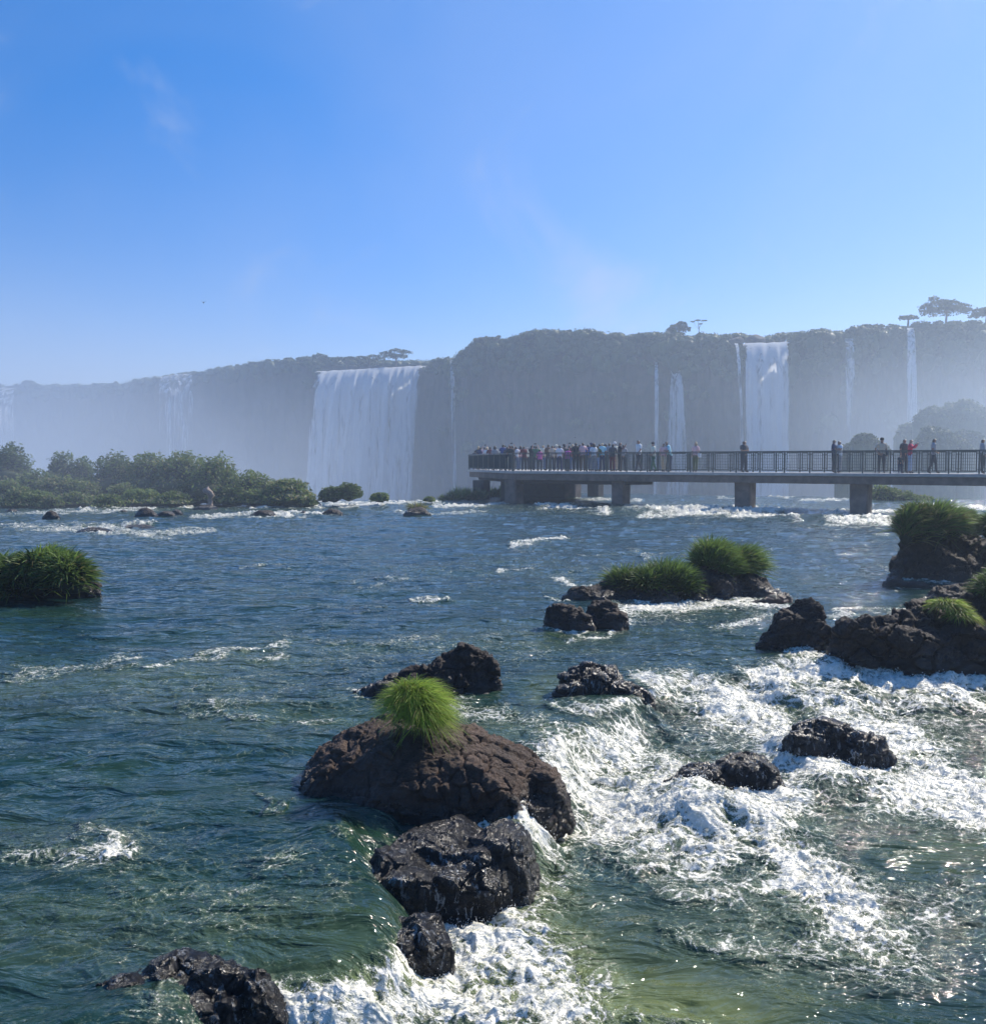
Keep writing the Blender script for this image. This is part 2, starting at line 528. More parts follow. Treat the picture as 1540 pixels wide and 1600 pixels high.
def cliff_mat():
    m, nt, out = new_mat('cliff_rock')
    p = geom(nt)
    a = noise(nt, mapping(nt, p, (0.25, 0.25, 0.06)), 1.0, 8, 0.65, 0.3)
    b_ = noise(nt, mapping(nt, p, (0.12, 0.12, 0.5)), 1.0, 6, 0.6)
    c = mixc(nt, mrange(nt, a, 0.35, 0.65), (0.010, 0.010, 0.010), (0.10, 0.08, 0.062))
    c = mixc(nt, mrange(nt, b_, 0.45, 0.7, 0, 0.8), c, (0.025, 0.04, 0.015))
    b = N(nt, 'ShaderNodeBsdfPrincipled'); b.inputs['Roughness'].default_value = 0.85
    L(nt, c, b.inputs['Base Color'])
    L(nt, bump(nt, a, 0.8, 1.2), b.inputs['Normal'])
    L(nt, b.outputs[0], out.inputs['Surface'])
    return m
M['cliff'] = cliff_mat()
M['mound'] = simple('mossy_ground', (0.05, 0.065, 0.025), 0.9, 0.45, 1.2, 0.6)
M['concrete'] = simple('weathered_concrete', (0.16, 0.125, 0.105), 0.85, 0.35, 2.2, 0.3)
M['concrete_dark'] = simple('dark_concrete', (0.06, 0.055, 0.052), 0.85, 0.35, 1.6, 0.3)  # darker concrete for the platform beam and the piers below it
M['deck'] = simple('pale_walkway', (0.42, 0.41, 0.39), 0.7, 0.15, 3)  # paler than the other concrete: sunlit kerb put into the colour
M['rail'] = simple('green_rail_paint', (0.055, 0.068, 0.062), 0.4, 0.2, 5)
M['rail_dark'] = simple('dark_rail_mesh', (0.025, 0.045, 0.05), 0.5, 0.2, 5)

# ================================================================== large structure
# ------------------------------------------------------------------ river surface
def seg_dist(U, V, pts, sv=1.0):
    d = np.full(U.shape, 1e9)
    for (a, b), (c, e) in zip(pts[:-1], pts[1:]):
        dx, dy = c - a, (e - b) * sv
        t = np.clip(((U - a) * dx + (V - b) * sv * dy) / (dx * dx + dy * dy + 1e-9), 0, 1)
        d = np.minimum(d, np.hypot(U - a - t * dx, (V - b) * sv - t * dy))
    return d

def inside(U, V, poly):
    r = np.zeros(U.shape, bool)
    for (x1, y1), (x2, y2) in zip(poly, poly[1:] + poly[:1]):
        c = ((y1 > V) != (y2 > V)) & (U < (x2 - x1) * (V - y1) / ((y2 - y1) + 1e-12) + x1)
        r ^= c
    return r

LEDGE = [(60, 1760), (190, 1650), (330, 1560), (430, 1500), (520, 1490), (590, 1450), (600, 1400), (565, 1350), (560, 1300), (620, 1262),
         (815, 1262), (835, 1215), (880, 1180), (880, 1150), (1000, 1085), (1060, 1052), (1200, 1046), (1400, 1042), (1600, 1040), (2600, 1010)]
POOL = LEDGE + [(4000, 1500), (4000, 3000), (-200, 3000)]
DROP = 0.36

BR_U = [-6000, -400, 0, 400, 500, 700, 745, 800, 900, 1000, 1200, 1300, 1400, 1540, 2000, 6000]
BR_Y = [58, 60, 62, 64, 65, 65, 69, 78, 80, 77, 72, 70, 66, 64, 62, 60]

# standing waves and pillows over hidden rocks: (u, v, radius m along x, radius m along y, height m)
HUMPS = [ (1080, 1200, 0.45, 0.35, 0.22), (1130, 1225, 0.5, 0.25, 0.14), (1260, 1130, 0.4, 0.4, 0.22), (1320, 1175, 0.6, 0.25, 0.16),
         (180, 822, 2.6, 0.7, 0.22), (430, 805, 1.8, 0.8, 0.18), (880, 1075, 0.3, 0.25, 0.06), (150, 1310, 0.35, 0.2, 0.05),
         (1100, 800, 5.0, 1.0, 0.22), (1290, 812, 4.0, 0.9, 0.22), (900, 792, 5, 1.2, 0.2), (1250, 802, 4.0, 0.9, 0.2),
         (850, 848, 1.2, 0.5, 0.12), (1390, 815, 2.5, 0.8, 0.25), (970, 800, 3, 1, 0.15)]

# foam: strokes (polyline in the photograph, projected on the water), half width, sharpness, amount
STROKES = [
    # ledge boil
    ([(250, 1650), (330, 1590), (440, 1550), (540, 1550), (620, 1535), (700, 1480)], 46, 0.98),
    ([(330, 1620), (520, 1600), (700, 1560), (880, 1600)], 60, 0.70),
    ([(690, 1470), (720, 1560), (820, 1600)], 60, 0.35),
    ([(675, 1370), (730, 1400), (745, 1450), (710, 1500)], 44, 0.90),
    ([(820, 1290), (850, 1260), (900, 1260), (960, 1250)], 45, 0.62),
    ([(850, 1225), (905, 1180), (960, 1150)], 30, 0.60),
    ([(940, 1530), (960, 1600)], 20, 0.45), ([(1000, 1570), (1110, 1600)], 14, 0.5),
    ([(720, 1520), (800, 1500), (860, 1540), (930, 1600)], 34, 0.60),
    # upper white line
    ([(1010, 1075), (1060, 1062), (1200, 1062), (1320, 1050), (1420, 1062), (1600, 1070)], 16, 0.9),
    ([(1000, 1095), (1200, 1090), (1400, 1088), (1600, 1090)], 26, 0.40),
    ([(1225, 1030), (1290, 1028), (1330, 1045)], 14, 0.8),
    ([(880, 1098), (950, 1104), (1010, 1095)], 9, 0.7),
    # swirls through the rapids
    ([(860, 1160), (960, 1180), (1060, 1200)], 20, 0.45),
    ([(1130, 1110), (1200, 1140), (1240, 1180)], 28, 0.40),
    ([(1220, 1190), (1260, 1225), (1380, 1240), (1560, 1250)], 30, 0.70),
    ([(1370, 1140), (1440, 1190), (1500, 1240), (1600, 1270)], 30, 0.75),
    ([(960, 1245), (1060, 1250), (1180, 1240)], 28, 0.80),
    ([(850, 1300), (980, 1290), (1100, 1280), (1220, 1290)], 40, 0.40),
    ([(1100, 1260), (1200, 1320), (1290, 1370), (1330, 1420)], 50, 0.60),
    ([(1000, 1330), (1100, 1350)], 22, 0.5),
    ([(1220, 1350), (1330, 1440), (1380, 1480), (1450, 1500)], 34, 0.42),
    ([(1040, 1400), (1200, 1390), (1300, 1420)], 16, 0.4),
    ([(1450, 1440), (1510, 1390)], 12, 0.45), ([(1380, 1460), (1420, 1400), (1500, 1380)], 22, 0.25),
    ([(1040, 1470), (1180, 1480), (1260, 1480)], 14, 0.30),
    ([(740, 1310), (800, 1330), (860, 1330)], 16, 0.5),
    ([(700, 1085), (740, 1115), (850, 1128), (920, 1150)], 13, 0.45),
    ([(545, 1075), (560, 1092), (600, 1092)], 6, 0.6), ([(730, 1080), (780, 1060)], 6, 0.5),
    # left smooth river
    ([(0, 1042), (40, 1050), (130, 1036), (220, 1024)], 9, 0.62), ([(0, 1062), (110, 1052), (230, 1040)], 6, 0.45),
    ([(245, 1044), (290, 1030), (350, 1022), (440, 1016)], 6, 0.62),
    ([(120, 1290), (160, 1295), (175, 1325), (150, 1345)], 12, 0.55), ([(0, 1345), (60, 1338), (190, 1342)], 11, 0.48),
    ([(350, 1100), (365, 1118), (520, 1122)], 6, 0.40), ([(390, 1255), (420, 1275), (450, 1268)], 9, 0.5),
    ([(520, 1310), (535, 1345), (570, 1360)], 12, 0.58), ([(400, 1350), (420, 1345)], 10, 0.35),
    ([(300, 1110), (420, 1095)], 8, 0.25),
    # behind the near rocks
    ([(870, 905), (900, 918), (950, 922)], 8, 0.60), ([(860, 935), (890, 940)], 7, 0.65),
    ([(960, 955), (1050, 948), (1130, 942), (1240, 948)], 12, 0.68), ([(860, 985), (930, 990), (985, 970)], 4, 0.6),
    ([(1120, 980), (1190, 975)], 8, 0.5), ([(1300, 960), (1360, 955), (1400, 958)], 8, 0.5),
    ([(1410, 912), (1480, 912)], 5, 0.6), ([(1370, 885), (1395, 892)], 5, 0.45),
    ([(640, 938), (710, 942)], 4, 0.65), ([(780, 890), (830, 888)], 4, 0.5), ([(795, 855), (840, 845), (885, 842)], 5, 0.75),
    ([(380, 888), (450, 885)], 2.5, 0.45), ([(500, 955), (600, 950)], 3, 0.25),
    ([(430, 1000), (560, 1003), (700, 1000)], 6, 0.28),
    ([(560, 915), (640, 905)], 3, 0.3), ([(900, 870), (1000, 862)], 3, 0.3), ([(1000, 868), (1040, 865)], 2.5, 0.45),
    # far rapids
    ([(0, 805), (60, 802), (140, 800), (240, 795)], 4, 0.5), ([(0, 822), (100, 826), (240, 836), (330, 830)], 7, 0.5),
    ([(130, 797), (150, 793)], 3, 0.8), ([(160, 825), (240, 820)], 4, 0.6),
    ([(300, 808), (440, 806), (520, 803)], 4.5, 0.75), ([(390, 792), (480, 792), (600, 789)], 3, 0.75), ([(200, 790), (300, 792)], 2.5, 0.6),
    ([(500, 785), (620, 786), (690, 785)], 2.5, 0.7), ([(620, 800), (700, 803), (760, 800)], 2.5, 0.4),
    ([(680, 793), (740, 792), (790, 787)], 3, 0.75), ([(840, 792), (890, 795), (950, 800)], 4, 0.65), ([(900, 780), (1000, 782)], 3, 0.5),
    ([(980, 796), (1040, 800), (1130, 803), (1220, 800)], 5, 0.75), ([(1000, 808), (1080, 806)], 4, 0.6), ([(1150, 806), (1250, 812)], 5, 0.75),
    ([(1290, 818), (1340, 815), (1400, 820)], 6, 0.8), ([(1290, 805), (1400, 800)], 4, 0.55), ([(1250, 782), (1320, 781)], 3, 0.55),
    ([(1120, 778), (1180, 780)], 2, 0.6), ([(1440, 790), (1540, 795)], 6, 0.65), ([(1370, 835), (1400, 838)], 3, 0.5),
    ([(1200, 775), (1240, 778)], 2, 0.6), ([(1150, 793), (1180, 794)], 3, 0.7),
]
# broad areas of foam flecks, some painting glints on the water (u, v, ru, rv, amount)
AREAS = [(1150, 1180, 420, 120, 0.26), (1450, 1120, 260, 90, 0.22), (1050, 1290, 300, 110, 0.24), (560, 1580, 260, 60, 0.34), (800, 1570, 160, 50, 0.26), (780, 1440, 110, 90, 0.14),
         (1280, 1400, 230, 110, 0.18), (800, 1420, 130, 120, 0.20), (1500, 1240, 150, 80, 0.12), (1400, 1480, 220, 70, 0.20),
         (150, 1320, 130, 45, 0.22), (300, 1440, 200, 60, 0.12), (450, 1370, 200, 70, 0.16), (200, 830, 400, 14, 0.20),
         (1100, 795, 420, 16, 0.36), (300, 795, 420, 10, 0.32), (1350, 960, 80, 40, 0.10), (1050, 960, 200, 30, 0.22),
         (350, 1075, 300, 50, 0.18), (700, 1010, 320, 34, 0.27), (850, 890, 280, 34, 0.22), (450, 900, 300, 50, 0.12), (300, 1180, 400, 60, 0.06),
         (1090, 1500, 130, 40, -0.15), (1110, 1570, 130, 50, -0.20), (1430, 1330, 110, 50, -0.30), (960, 1420, 120, 30, -0.08),
         (1480, 1150, 90, 30, -0.08), (300, 1420, 420, 110, 0.10), (500, 1100, 500, 90, 0.07), (1200, 1450, 500, 160, 0.08), (620, 1430, 60, 30, -0.25), (1020, 1145, 90, 16, -0.2)]
OLIVE = [(800, 1450, 90, 90, 0.55), (860, 1530, 120, 60, 0.5), (1060, 1560, 180, 50, 0.75), (1400, 1190, 120, 40, 0.3), (1180, 1100, 160, 40, 0.2),
         (560, 1560, 200, 50, 0.5), (1500, 1320, 120, 60, 0.3), (1150, 1430, 260, 70, 0.16), (400, 1450, 240, 50, 0.16), (120, 1070, 320, 26, 0.24),
         (400, 1030, 160, 16, 0.2), (800, 1140, 70, 22, 0.35), (60, 1470, 200, 80, 0.12), (80, 1320, 180, 50, 0.15), (300, 1120, 300, 30, 0.14),
         (850, 1080, 30, 25, 0.35), (1050, 1200, 120, 30, 0.25), (1300, 1500, 300, 90, 0.15), (800, 1000, 260, 25, 0.12)]

def river_base(X, Y):
    P = np.stack([X, Y, np.zeros_like(X)], -1)
    U0, V0, dep = project(P)
    wob = fbm2(X * 1.3, Y * 1.3, 3, off=3.1) * 26
    ins = inside(U0 + wob, V0 + wob * 0.6, POOL)
    d = seg_dist(U0 + wob, V0 + wob * 0.6, LEDGE)
    sd = np.where(ins, d, -d)
    sc = np.clip((V0 - 722) / 500, 0.25, 1.5)
    drop = sstep(-14 * sc, 60 * sc, sd)
    return U0, V0, dep, drop, sd, sc

def build_river():
    nd = 900
    a = np.linspace(3.2 ** -0.5, 80 ** -0.5, nd)
    Yr = a ** -2.0
    Yr = np.concatenate([np.linspace(-25, 3.1, 20), Yr])
    nr = len(Yr)
    s_in = np.linspace(-1, 1, 820)
    ext = 1 + (np.linspace(0, 1, 45)[1:] ** 1.8) * 5
    S = np.concatenate([-ext[::-1], s_in, ext])
    W = np.where(Yr > 0, 0.56 * Yr + 0.5, 0.5) + np.where(Yr < 3, (3 - Yr) * 0.15, 0)
    W = np.maximum(W, 2.2)
    X = S[None, :] * W[:, None]
    Y = np.repeat(Yr[:, None], len(S), 1)
    tu = 770 + 1500 * X / np.maximum(Y, 2.0)
    Yb = np.interp(tu, BR_U, BR_Y)
    k = sstep(30, 80, Y)
    Y = Y + (Yb - 80) * k * (Y / 80)
    # over the brink
    over = np.array([0.3, 0.8, 1.4, 2.2, 3.2, 4.5, 6, 8])
    Xo = np.repeat(X[-1:], len(over), 0); Yo = Y[-1:] + over[:, None]
    Xall = np.concatenate([X, Xo]); Yall = np.concatenate([Y, Yo])
    X, Y = Xall, Yall
    fall = np.zeros_like(X); fall[-len(over):] = -(over[:, None] ** 1.9) * 0.9
    U0, V0, dep, drop, sd, sc = river_base(X, Y)
    z = -DROP * drop
    P1 = np.stack([X, Y, z], -1)
    U, V, dep = project(P1)
    vis = (dep > 2.0).astype(float)
    far = sstep(12, 45, Y)
    foam = np.zeros_like(X)
    wu = fbm2(X * 0.8 + 4, Y * 0.8, 4, off=8.2); wv = fbm2(X * 0.8 - 9, Y * 0.8 + 5, 4, off=2.2)
    scl = np.clip((V - 722) / 400, 0.05, 1.6)
    Uw = U + wu * 60 * scl; Vw = V + wv * 34 * scl
    for pts, w, amt in STROKES:
        us = [p[0] for p in pts]; vs = [p[1] for p in pts]
        sel = (U > min(us) - 5 * w - 60) & (U < max(us) + 5 * w + 60) & (V > min(vs) - 4 * w - 30) & (V < max(vs) + 4 * w + 30)
        if not sel.any(): continue
        sv = 1.0 if w > 9 else 1.6
        d = seg_dist(Uw[sel], Vw[sel], pts, sv) / w
        foam[sel] = 1 - (1 - foam[sel]) * (1 - amt * (0.9 + 0.25 * (max(vs) < 1000)) * np.exp(-(d ** 2) * 0.8))
    for cu, cv, ru, rv, amt in AREAS:
        foam += amt * np.exp(-((Uw - cu) / ru) ** 2 - ((Vw - cv) / rv) ** 2)
    # ledge line always breaks white just below it
    le = np.exp(-((sd / sc - 42) / 30) ** 2)
    brk = sstep(0.0, 0.35, fbm2(X * 1.1, Y * 1.1, 3, off=5.5) + 0.25)
    foam += 0.30 * le * brk * (V > 1030)
    foam *= 1 - 0.9 * np.exp(-((sd / sc + 2) / 20) ** 2) * sstep(1270, 1330, V) * sstep(800, 680, U)
    # outside the frame: gentle scattered foam so it goes on
    outf = sstep(0, 200, np.maximum(-U, U - 1540))
    foam += outf * (0.15 + 0.3 * fbm2(X * 0.3, Y * 0.5, 4, off=1.3)) * np.where(U > 0, 1.3, 0.7)
    foam = foam + 0.10 * fbm2(X * 0.9, Y * 2.2, 4, off=12.1) * (0.4 + foam)
    foam = np.clip(foam, 0, 1) * vis + (1 - vis) * 0.1
    olive = np.zeros_like(X)
    for cu, cv, ru, rv, amt in OLIVE:
        olive += amt * np.exp(-((Uw - cu) / ru) ** 2 - ((Vw - cv) / rv) ** 2)
    olive = np.clip(olive + 0.35 * np.clip(foam - 0.35, 0, 1), 0, 0.85) * vis
    # ---- heights
    swell = fbm2(X * 0.5 + wu * 0.3, Y * 1.0, 3, off=0.5) * 0.085
    swell += fbm2(X * 1.6, Y * 2.6, 3, off=6.5) * 0.020
    chop = fbm2(X * 5.0, Y * 7.0, 4, 0.55, off=9.5) * 0.010
    farw = (fbm2(X * 0.35, Y * 0.8, 4, 0.55, off=4.4)) * 0.11 * far
    z = z + swell * (1 - 0.3 * drop) + chop + farw
    rid = fbm2(X * 1.5 + wu, Y * 2.2 + wv, 5, 0.55, ridged=True, off=7.7)
    bil = np.abs(fbm2(X * 5.5 + 1.5 * wu, Y * 6.5 + 1.5 * wv, 4, 0.6, off=2.9))
    bil2 = np.abs(fbm2(X * 17, Y * 19, 3, 0.6, off=3.9))
    z = z + foam * (0.12 * (rid - 0.4) + 0.13 * bil + 0.03 * bil2) * (0.6 + 1.0 * far)
    z += le * 0.04 * brk
    for hu, hv, rx, ry, hh in HUMPS:
        g = ground(hu, hv)
        z += hh * np.exp(-((X - g[0]) / rx) ** 2 - ((Y - g[1]) / ry) ** 2)
    # crest of the drop runs smooth and a little raised
    z += 0.03 * np.exp(-((sd / sc + 40) / 40) ** 2) * (Y < 40)
    # foam follows crests
    foam = np.clip(foam * (0.62 + 0.55 * rid) + 0.15 * bil * foam, 0, 1)
    z = np.where(fall < 0, fall + z * 0.3, z)
    foam = np.where(fall < 0, np.clip(foam + 0.5, 0, 1), foam)
    nr, nc = X.shape
    Vv = np.stack([X, Y, z], -1).reshape(-1, 3)
    i = np.arange(nr - 1)[:, None] * nc + np.arange(nc - 1)[None, :]
    F = np.stack([i, i + 1, i + nc + 1, i + nc], -1).reshape(-1, 4)
    o = mk('river', Vv, F, M['water'], attrs={'foam': foam.ravel(), 'olive': olive.ravel()})
    tag(o, kind='structure')
    return X, Y, z, foam, U, V
RX, RY, RZ, RFOAM, RU, RV = build_river()

def water_z(x, y):
    """height of the river near a point (from the same grid)"""
    j = np.argmin(np.abs(RX - x) + np.abs(RY - y))
    return float(RZ.ravel()[j])

# ------------------------------------------------------------------ gorge floor and plateau
gf = mk('gorge_water', [(-430, 55, -42), (430, 55, -42), (430, 430, -42), (-430, 430, -42)], [(0, 1, 2, 3)],
        simple('gorge_foam_water', (0.45, 0.5, 0.5), 0.5, 0.4, 0.05))
tag(gf, kind='structure')
rb = mk('riverbed', [(-400, -60, -1.2), (400, -60, -1.2), (400, 60, -1.2), (-400, 60, -1.2)], [(0, 1, 2, 3)], M['rock_far'])
tag(rb, kind='structure')

CL_U = [-900, -500, 0, 300, 480, 660, 700, 730, 1000, 1240, 1540, 2200, 2800]
CL_D = [340, 330, 310, 295, 275, 262, 250, 236, 216, 202, 190, 180, 175]
TOP = [(-900, 590), (-500, 598), (-100, 597), (0, 600), (35, 598), (48, 596), (60, 600), (120, 599), (180, 597), (240, 588), (300, 580), (350, 571), (400, 563), (440, 559),
       (480, 558), (520, 575), (532, 576), (668, 572), (676, 560), (700, 558), (716, 557), (724, 543), (745, 528), (775, 524), (800, 526), (820, 518), (850, 513), (880, 516), (900, 515), (920, 512),
       (945, 520), (1000, 520), (1050, 517), (1100, 519), (1140, 527), (1160, 538), (1230, 537), (1242, 519), (1290, 514), (1320, 517), (1340, 508), (1400, 506), (1418, 516), (1432, 503), (1540, 500), (2200, 480), (2800, 470)]

def cliff_top(u):
    return np.interp(u, [t[0] for t in TOP], [t[1] for t in TOP])

def build_cliff():
    U = np.concatenate([np.arange(-900, -40, 12), np.arange(-40, 1600, 3.0), np.arange(1600, 2800, 12)])
    D = np.interp(U, CL_U, CL_D)
    vt = cliff_top(U)
    D = D + 5 * fbm2(U * 0.012, U * 0 + 3, 4, off=2) + 1.5 * fbm2(U * 0.06, U * 0 + 8, 3)
    top = np.array([at(u, v, d) for u, v, d in zip(U, vt, D)])
    zt = top[:, 2] - 0.8 + 0.5 * fbm2(U * 0.09, U * 0 + 1, 4)
    rows = []
    # plateau behind the lip
    for back in (60, 50, 35, 25, 12, 6, 2.5, 1):
        P = top * (1 + back / D[:, None]); P[:, 2] = zt - 0.3 + 0.2 * min(back, 6) * 0.3
        rows.append(P)
    zr = np.linspace(0, 1, 95)
    for k in zr:
        P = top.copy()
        z = zt * (1 - k) + (-45) * k
        n = fbm2(U * 0.035, z * 0.10, 5, 0.55, off=3) * 3.0 + fbm2(U * 0.15, z * 0.35, 3, off=9) * 0.9
        led = np.abs(((z / 9.0 + 0.6 * fbm2(U * 0.01, U * 0, 2)) % 1.0) - 0.5) * 1.6
        out = k * 7 + (n + led) * min(1, k * 8)
        sc = 1 - out / D
        P[:, 0] *= sc; P[:, 1] *= sc; P[:, 2] = z
        rows.append(P)
    V = np.array(rows); nr, nc = V.shape[:2]
    i = np.arange(nr - 1)[:, None] * nc + np.arange(nc - 1)[None, :]
    F = np.stack([i, i + nc, i + nc + 1, i + 1], -1).reshape(-1, 4)
    o = mk('cliff', V.reshape(-1, 3), F, M['cliff'])
    tag(o, kind='structure')
build_cliff()

# ------------------------------------------------------------------ foliage and blades
def leaf_cloud(centers, sizes, aspect=2.0, flat=0.0, droop=0.0, r=rng):
    """small two-triangle leaves at the given points"""
    n = len(centers)
    d = r.normal(size=(n, 3)); d[:, 2] = d[:, 2] * (1 - flat) - droop
    d /= np.linalg.norm(d, axis=1, keepdims=True)
    e = r.normal(size=(n, 3)); e -= (e * d).sum(1, keepdims=True) * d
    e /= np.linalg.norm(e, axis=1, keepdims=True)
    s = sizes[:, None]
    a = centers - d * s * 0.5; b = centers + e * s * 0.5 / aspect; c = centers + d * s * 0.5; f = centers - e * s * 0.5 / aspect
    V = np.stack([a, b, c, f], 1).reshape(-1, 3)
    F = np.arange(n * 4).reshape(n, 4)
    return V, F

ICO = {}
def ico(sub):
    if sub not in ICO:
        bm = bmesh.new(); bmesh.ops.create_icosphere(bm, subdivisions=sub, radius=1)
        V = np.array([v.co[:] for v in bm.verts]); F = np.array([[v.index for v in f.verts] for f in bm.faces])
        bm.free(); ICO[sub] = (V, F)
    return ICO[sub]

def bush(name, label, cat, lobes, nleaf, leaf, mat='bush', group=None, dry=0.1, tone=0.5, core=True, flat=0.3, parent=None, aspect=2.2, sub=2):
    """lobes: list of (x,y,z,rx,ry,rz) in world metres; leaves fill the shells"""
    cen = []; ton = []
    vol = np.array([l[3] * l[4] + l[3] * l[5] for l in lobes]); vol = vol / vol.sum()
    for l, w in zip(lobes, vol):
        n = int(nleaf * w) + 4
        d = rng.normal(size=(n, 3)); d /= np.linalg.norm(d, axis=1, keepdims=True)
        d[:, 2] = np.where(d[:, 2] < -0.35, -d[:, 2], d[:, 2])
        nz = perlin3(d * 2.3 + l[0] * 3.1 + 5)
        nz2 = perlin3(d * 5.5 + l[1])
        rad = (0.74 + 0.36 * rng.random(n) ** 0.8 + 0.30 * nz + 0.20 * nz2)
        P = np.array(l[:3]) + d * rad[:, None] * np.array(l[3:])
        cen.append(P); ton.append(np.clip(tone + 0.5 * nz + rng.normal(size=n) * 0.22, 0, 1))
    cen = np.concatenate(cen); ton = np.concatenate(ton)
    V, F = leaf_cloud(cen, leaf * rng.uniform(0.6, 1.4, len(cen)), aspect, flat, r=rng)
    T = np.repeat(ton, 4); D = np.repeat((rng.random(len(cen)) < dry).astype(float) * rng.uniform(0.3, 1, len(cen)), 4)
    mi = np.zeros(len(F), int)
    base = np.array(lobes[0][:3]); base[2] = min(l[2] for l in lobes)
    mats = [M[mat], M['bushcore']]
    root = None
    if parent is None:
        o = mk(name, V - base, F, mats=mats, smooth=False, attrs={'tone': T, 'dry': D}, midx=mi)
        o.location = Vector(base.tolist())
        tag(o, label, cat, group)
        root = o
    else:
        o = mk(name, V, F, mats=mats, smooth=False, attrs={'tone': T, 'dry': D}, midx=mi, parent=parent)
        return o
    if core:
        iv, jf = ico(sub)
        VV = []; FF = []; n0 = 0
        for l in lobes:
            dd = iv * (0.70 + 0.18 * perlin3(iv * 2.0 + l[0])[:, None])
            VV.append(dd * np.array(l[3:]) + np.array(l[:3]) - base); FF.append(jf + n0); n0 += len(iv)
        c = mk('dark_core', np.concatenate(VV), np.concatenate(FF), M['bushcore'], parent=root)  # added solid core, near-black for the shaded inside, stops see-through
    return root

def blades(bases, dirs, lengths, widths, droop, segs=5, wind=(0, 0, 0), r=rng):
    """grass blades: each a tapering ribbon bending over"""
    n = len(bases)
    dirs = dirs / np.linalg.norm(dirs, axis=1, keepdims=True)
    side = np.cross(dirs, r.normal(size=(n, 3))); side /= np.linalg.norm(side, axis=1, keepdims=True) + 1e-9
    ts = np.linspace(0, 1, segs + 1)
    hor = dirs.copy(); hor[:, 2] = 0
    hn = np.linalg.norm(hor, axis=1, keepdims=True) + 1e-6; hor /= hn
    V = []
    for t in ts:
        P = bases + dirs * (lengths * t)[:, None]
        P = P + (hor * 0.35 + np.array(wind)) * (lengths * droop * t * t)[:, None]
        P[:, 2] -= lengths * droop * t * t * 0.75
        w = widths * (1 - t) ** 0.6 * 0.5 + widths * 0.04
        V.append(P - side * w[:, None]); V.append(P + side * w[:, None])
    V = np.stack(V, 1)  # n, 2*(segs+1), 3
    m = 2 * (segs + 1)
    idx = np.arange(n)[:, None] * m
    F = np.concatenate([np.concatenate([idx + 2 * k, idx + 2 * k + 1, idx + 2 * k + 3, idx + 2 * k + 2], 1)[:, None, :] for k in range(segs)], 1).reshape(-1, 4)
    return V.reshape(-1, 3), F, m

def tuft(name, label, cat, mounds, n, length, width, mat='tuft', droop=0.6, spread=0.9, wind=(0, 0, 0), dry=0.12, group=None, segs=5, lean=(0, 0), up=1.0):
    """mounds: (x,y,z,rx,ry,rz): blades rise from the surface of low mounds"""
    B, Dr, Ln, To, Dy = [], [], [], [], []
    tot = sum(m[3] * m[4] for m in mounds)
    for mo in mounds:
        k = int(n * mo[3] * mo[4] / tot) + 10
        d = rng.normal(size=(k, 3)); d[:, 2] = np.abs(d[:, 2]) * 0.9 - 0.30; d /= np.linalg.norm(d, axis=1, keepdims=True)
        p = np.array(mo[:3]) + d * np.array(mo[3:]) * 0.85
        clump = perlin3(p * (2.2 / max(length, .05)) * 0.4)
        dd = d * spread + np.array([lean[0], lean[1], up]) * 0.6 + rng.normal(size=(k, 3)) * 0.22 + clump[:, None] * 0.3
        B.append(p); Dr.append(dd)
        Ln.append(length * (0.45 + 0.65 * rng.random(k)) * (1 + 0.7 * clump)); To.append(np.clip(0.5 + 0.7 * clump + rng.normal(size=k) * 0.25, 0, 1))
        Dy.append((rng.random(k) < dry * (1.5 - d[:, 2])) * rng.uniform(0.3, 1, k))
    B = np.concatenate(B); Dr = np.concatenate(Dr); Ln = np.concatenate(Ln); To = np.concatenate(To); Dy = np.concatenate(Dy)
    V, F, m = blades(B, Dr, Ln, width * rng.uniform(0.6, 1.3, len(B)), droop * rng.uniform(0.5, 1.3, len(B)), segs, wind)
    base = np.array(mounds[0][:3])
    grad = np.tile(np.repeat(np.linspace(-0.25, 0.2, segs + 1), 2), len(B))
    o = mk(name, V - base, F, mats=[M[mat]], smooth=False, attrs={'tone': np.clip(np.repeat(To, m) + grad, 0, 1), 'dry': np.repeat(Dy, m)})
    o.location = Vector(base.tolist())
    tag(o, label, cat, group)
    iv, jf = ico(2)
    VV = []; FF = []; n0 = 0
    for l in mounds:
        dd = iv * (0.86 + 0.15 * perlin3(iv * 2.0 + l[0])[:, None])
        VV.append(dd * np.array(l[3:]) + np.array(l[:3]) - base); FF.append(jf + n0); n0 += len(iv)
    mk('mound_core', np.concatenate(VV), np.concatenate(FF), M['bushcore'], parent=o)  # solid dark core of the mounds, beneath the blades
    return o

# ------------------------------------------------------------------ rocks
def faceted(sub, r, planes=14, lo=0.72, soft=0.0):
    V, F = ico(sub)
    n = r.normal(size=(planes, 3)); n /= np.linalg.norm(n, axis=1, keepdims=True)
    h = r.uniform(lo, 1.0, planes)
    dots = V @ n.T
    t = np.where(dots > 0.08, h / np.maximum(dots, 0.08), 9.0)
    rad = np.minimum(t.min(1), 1.18)
    rad = rad * 0.85 + 0.15
    return V * rad[:, None], F

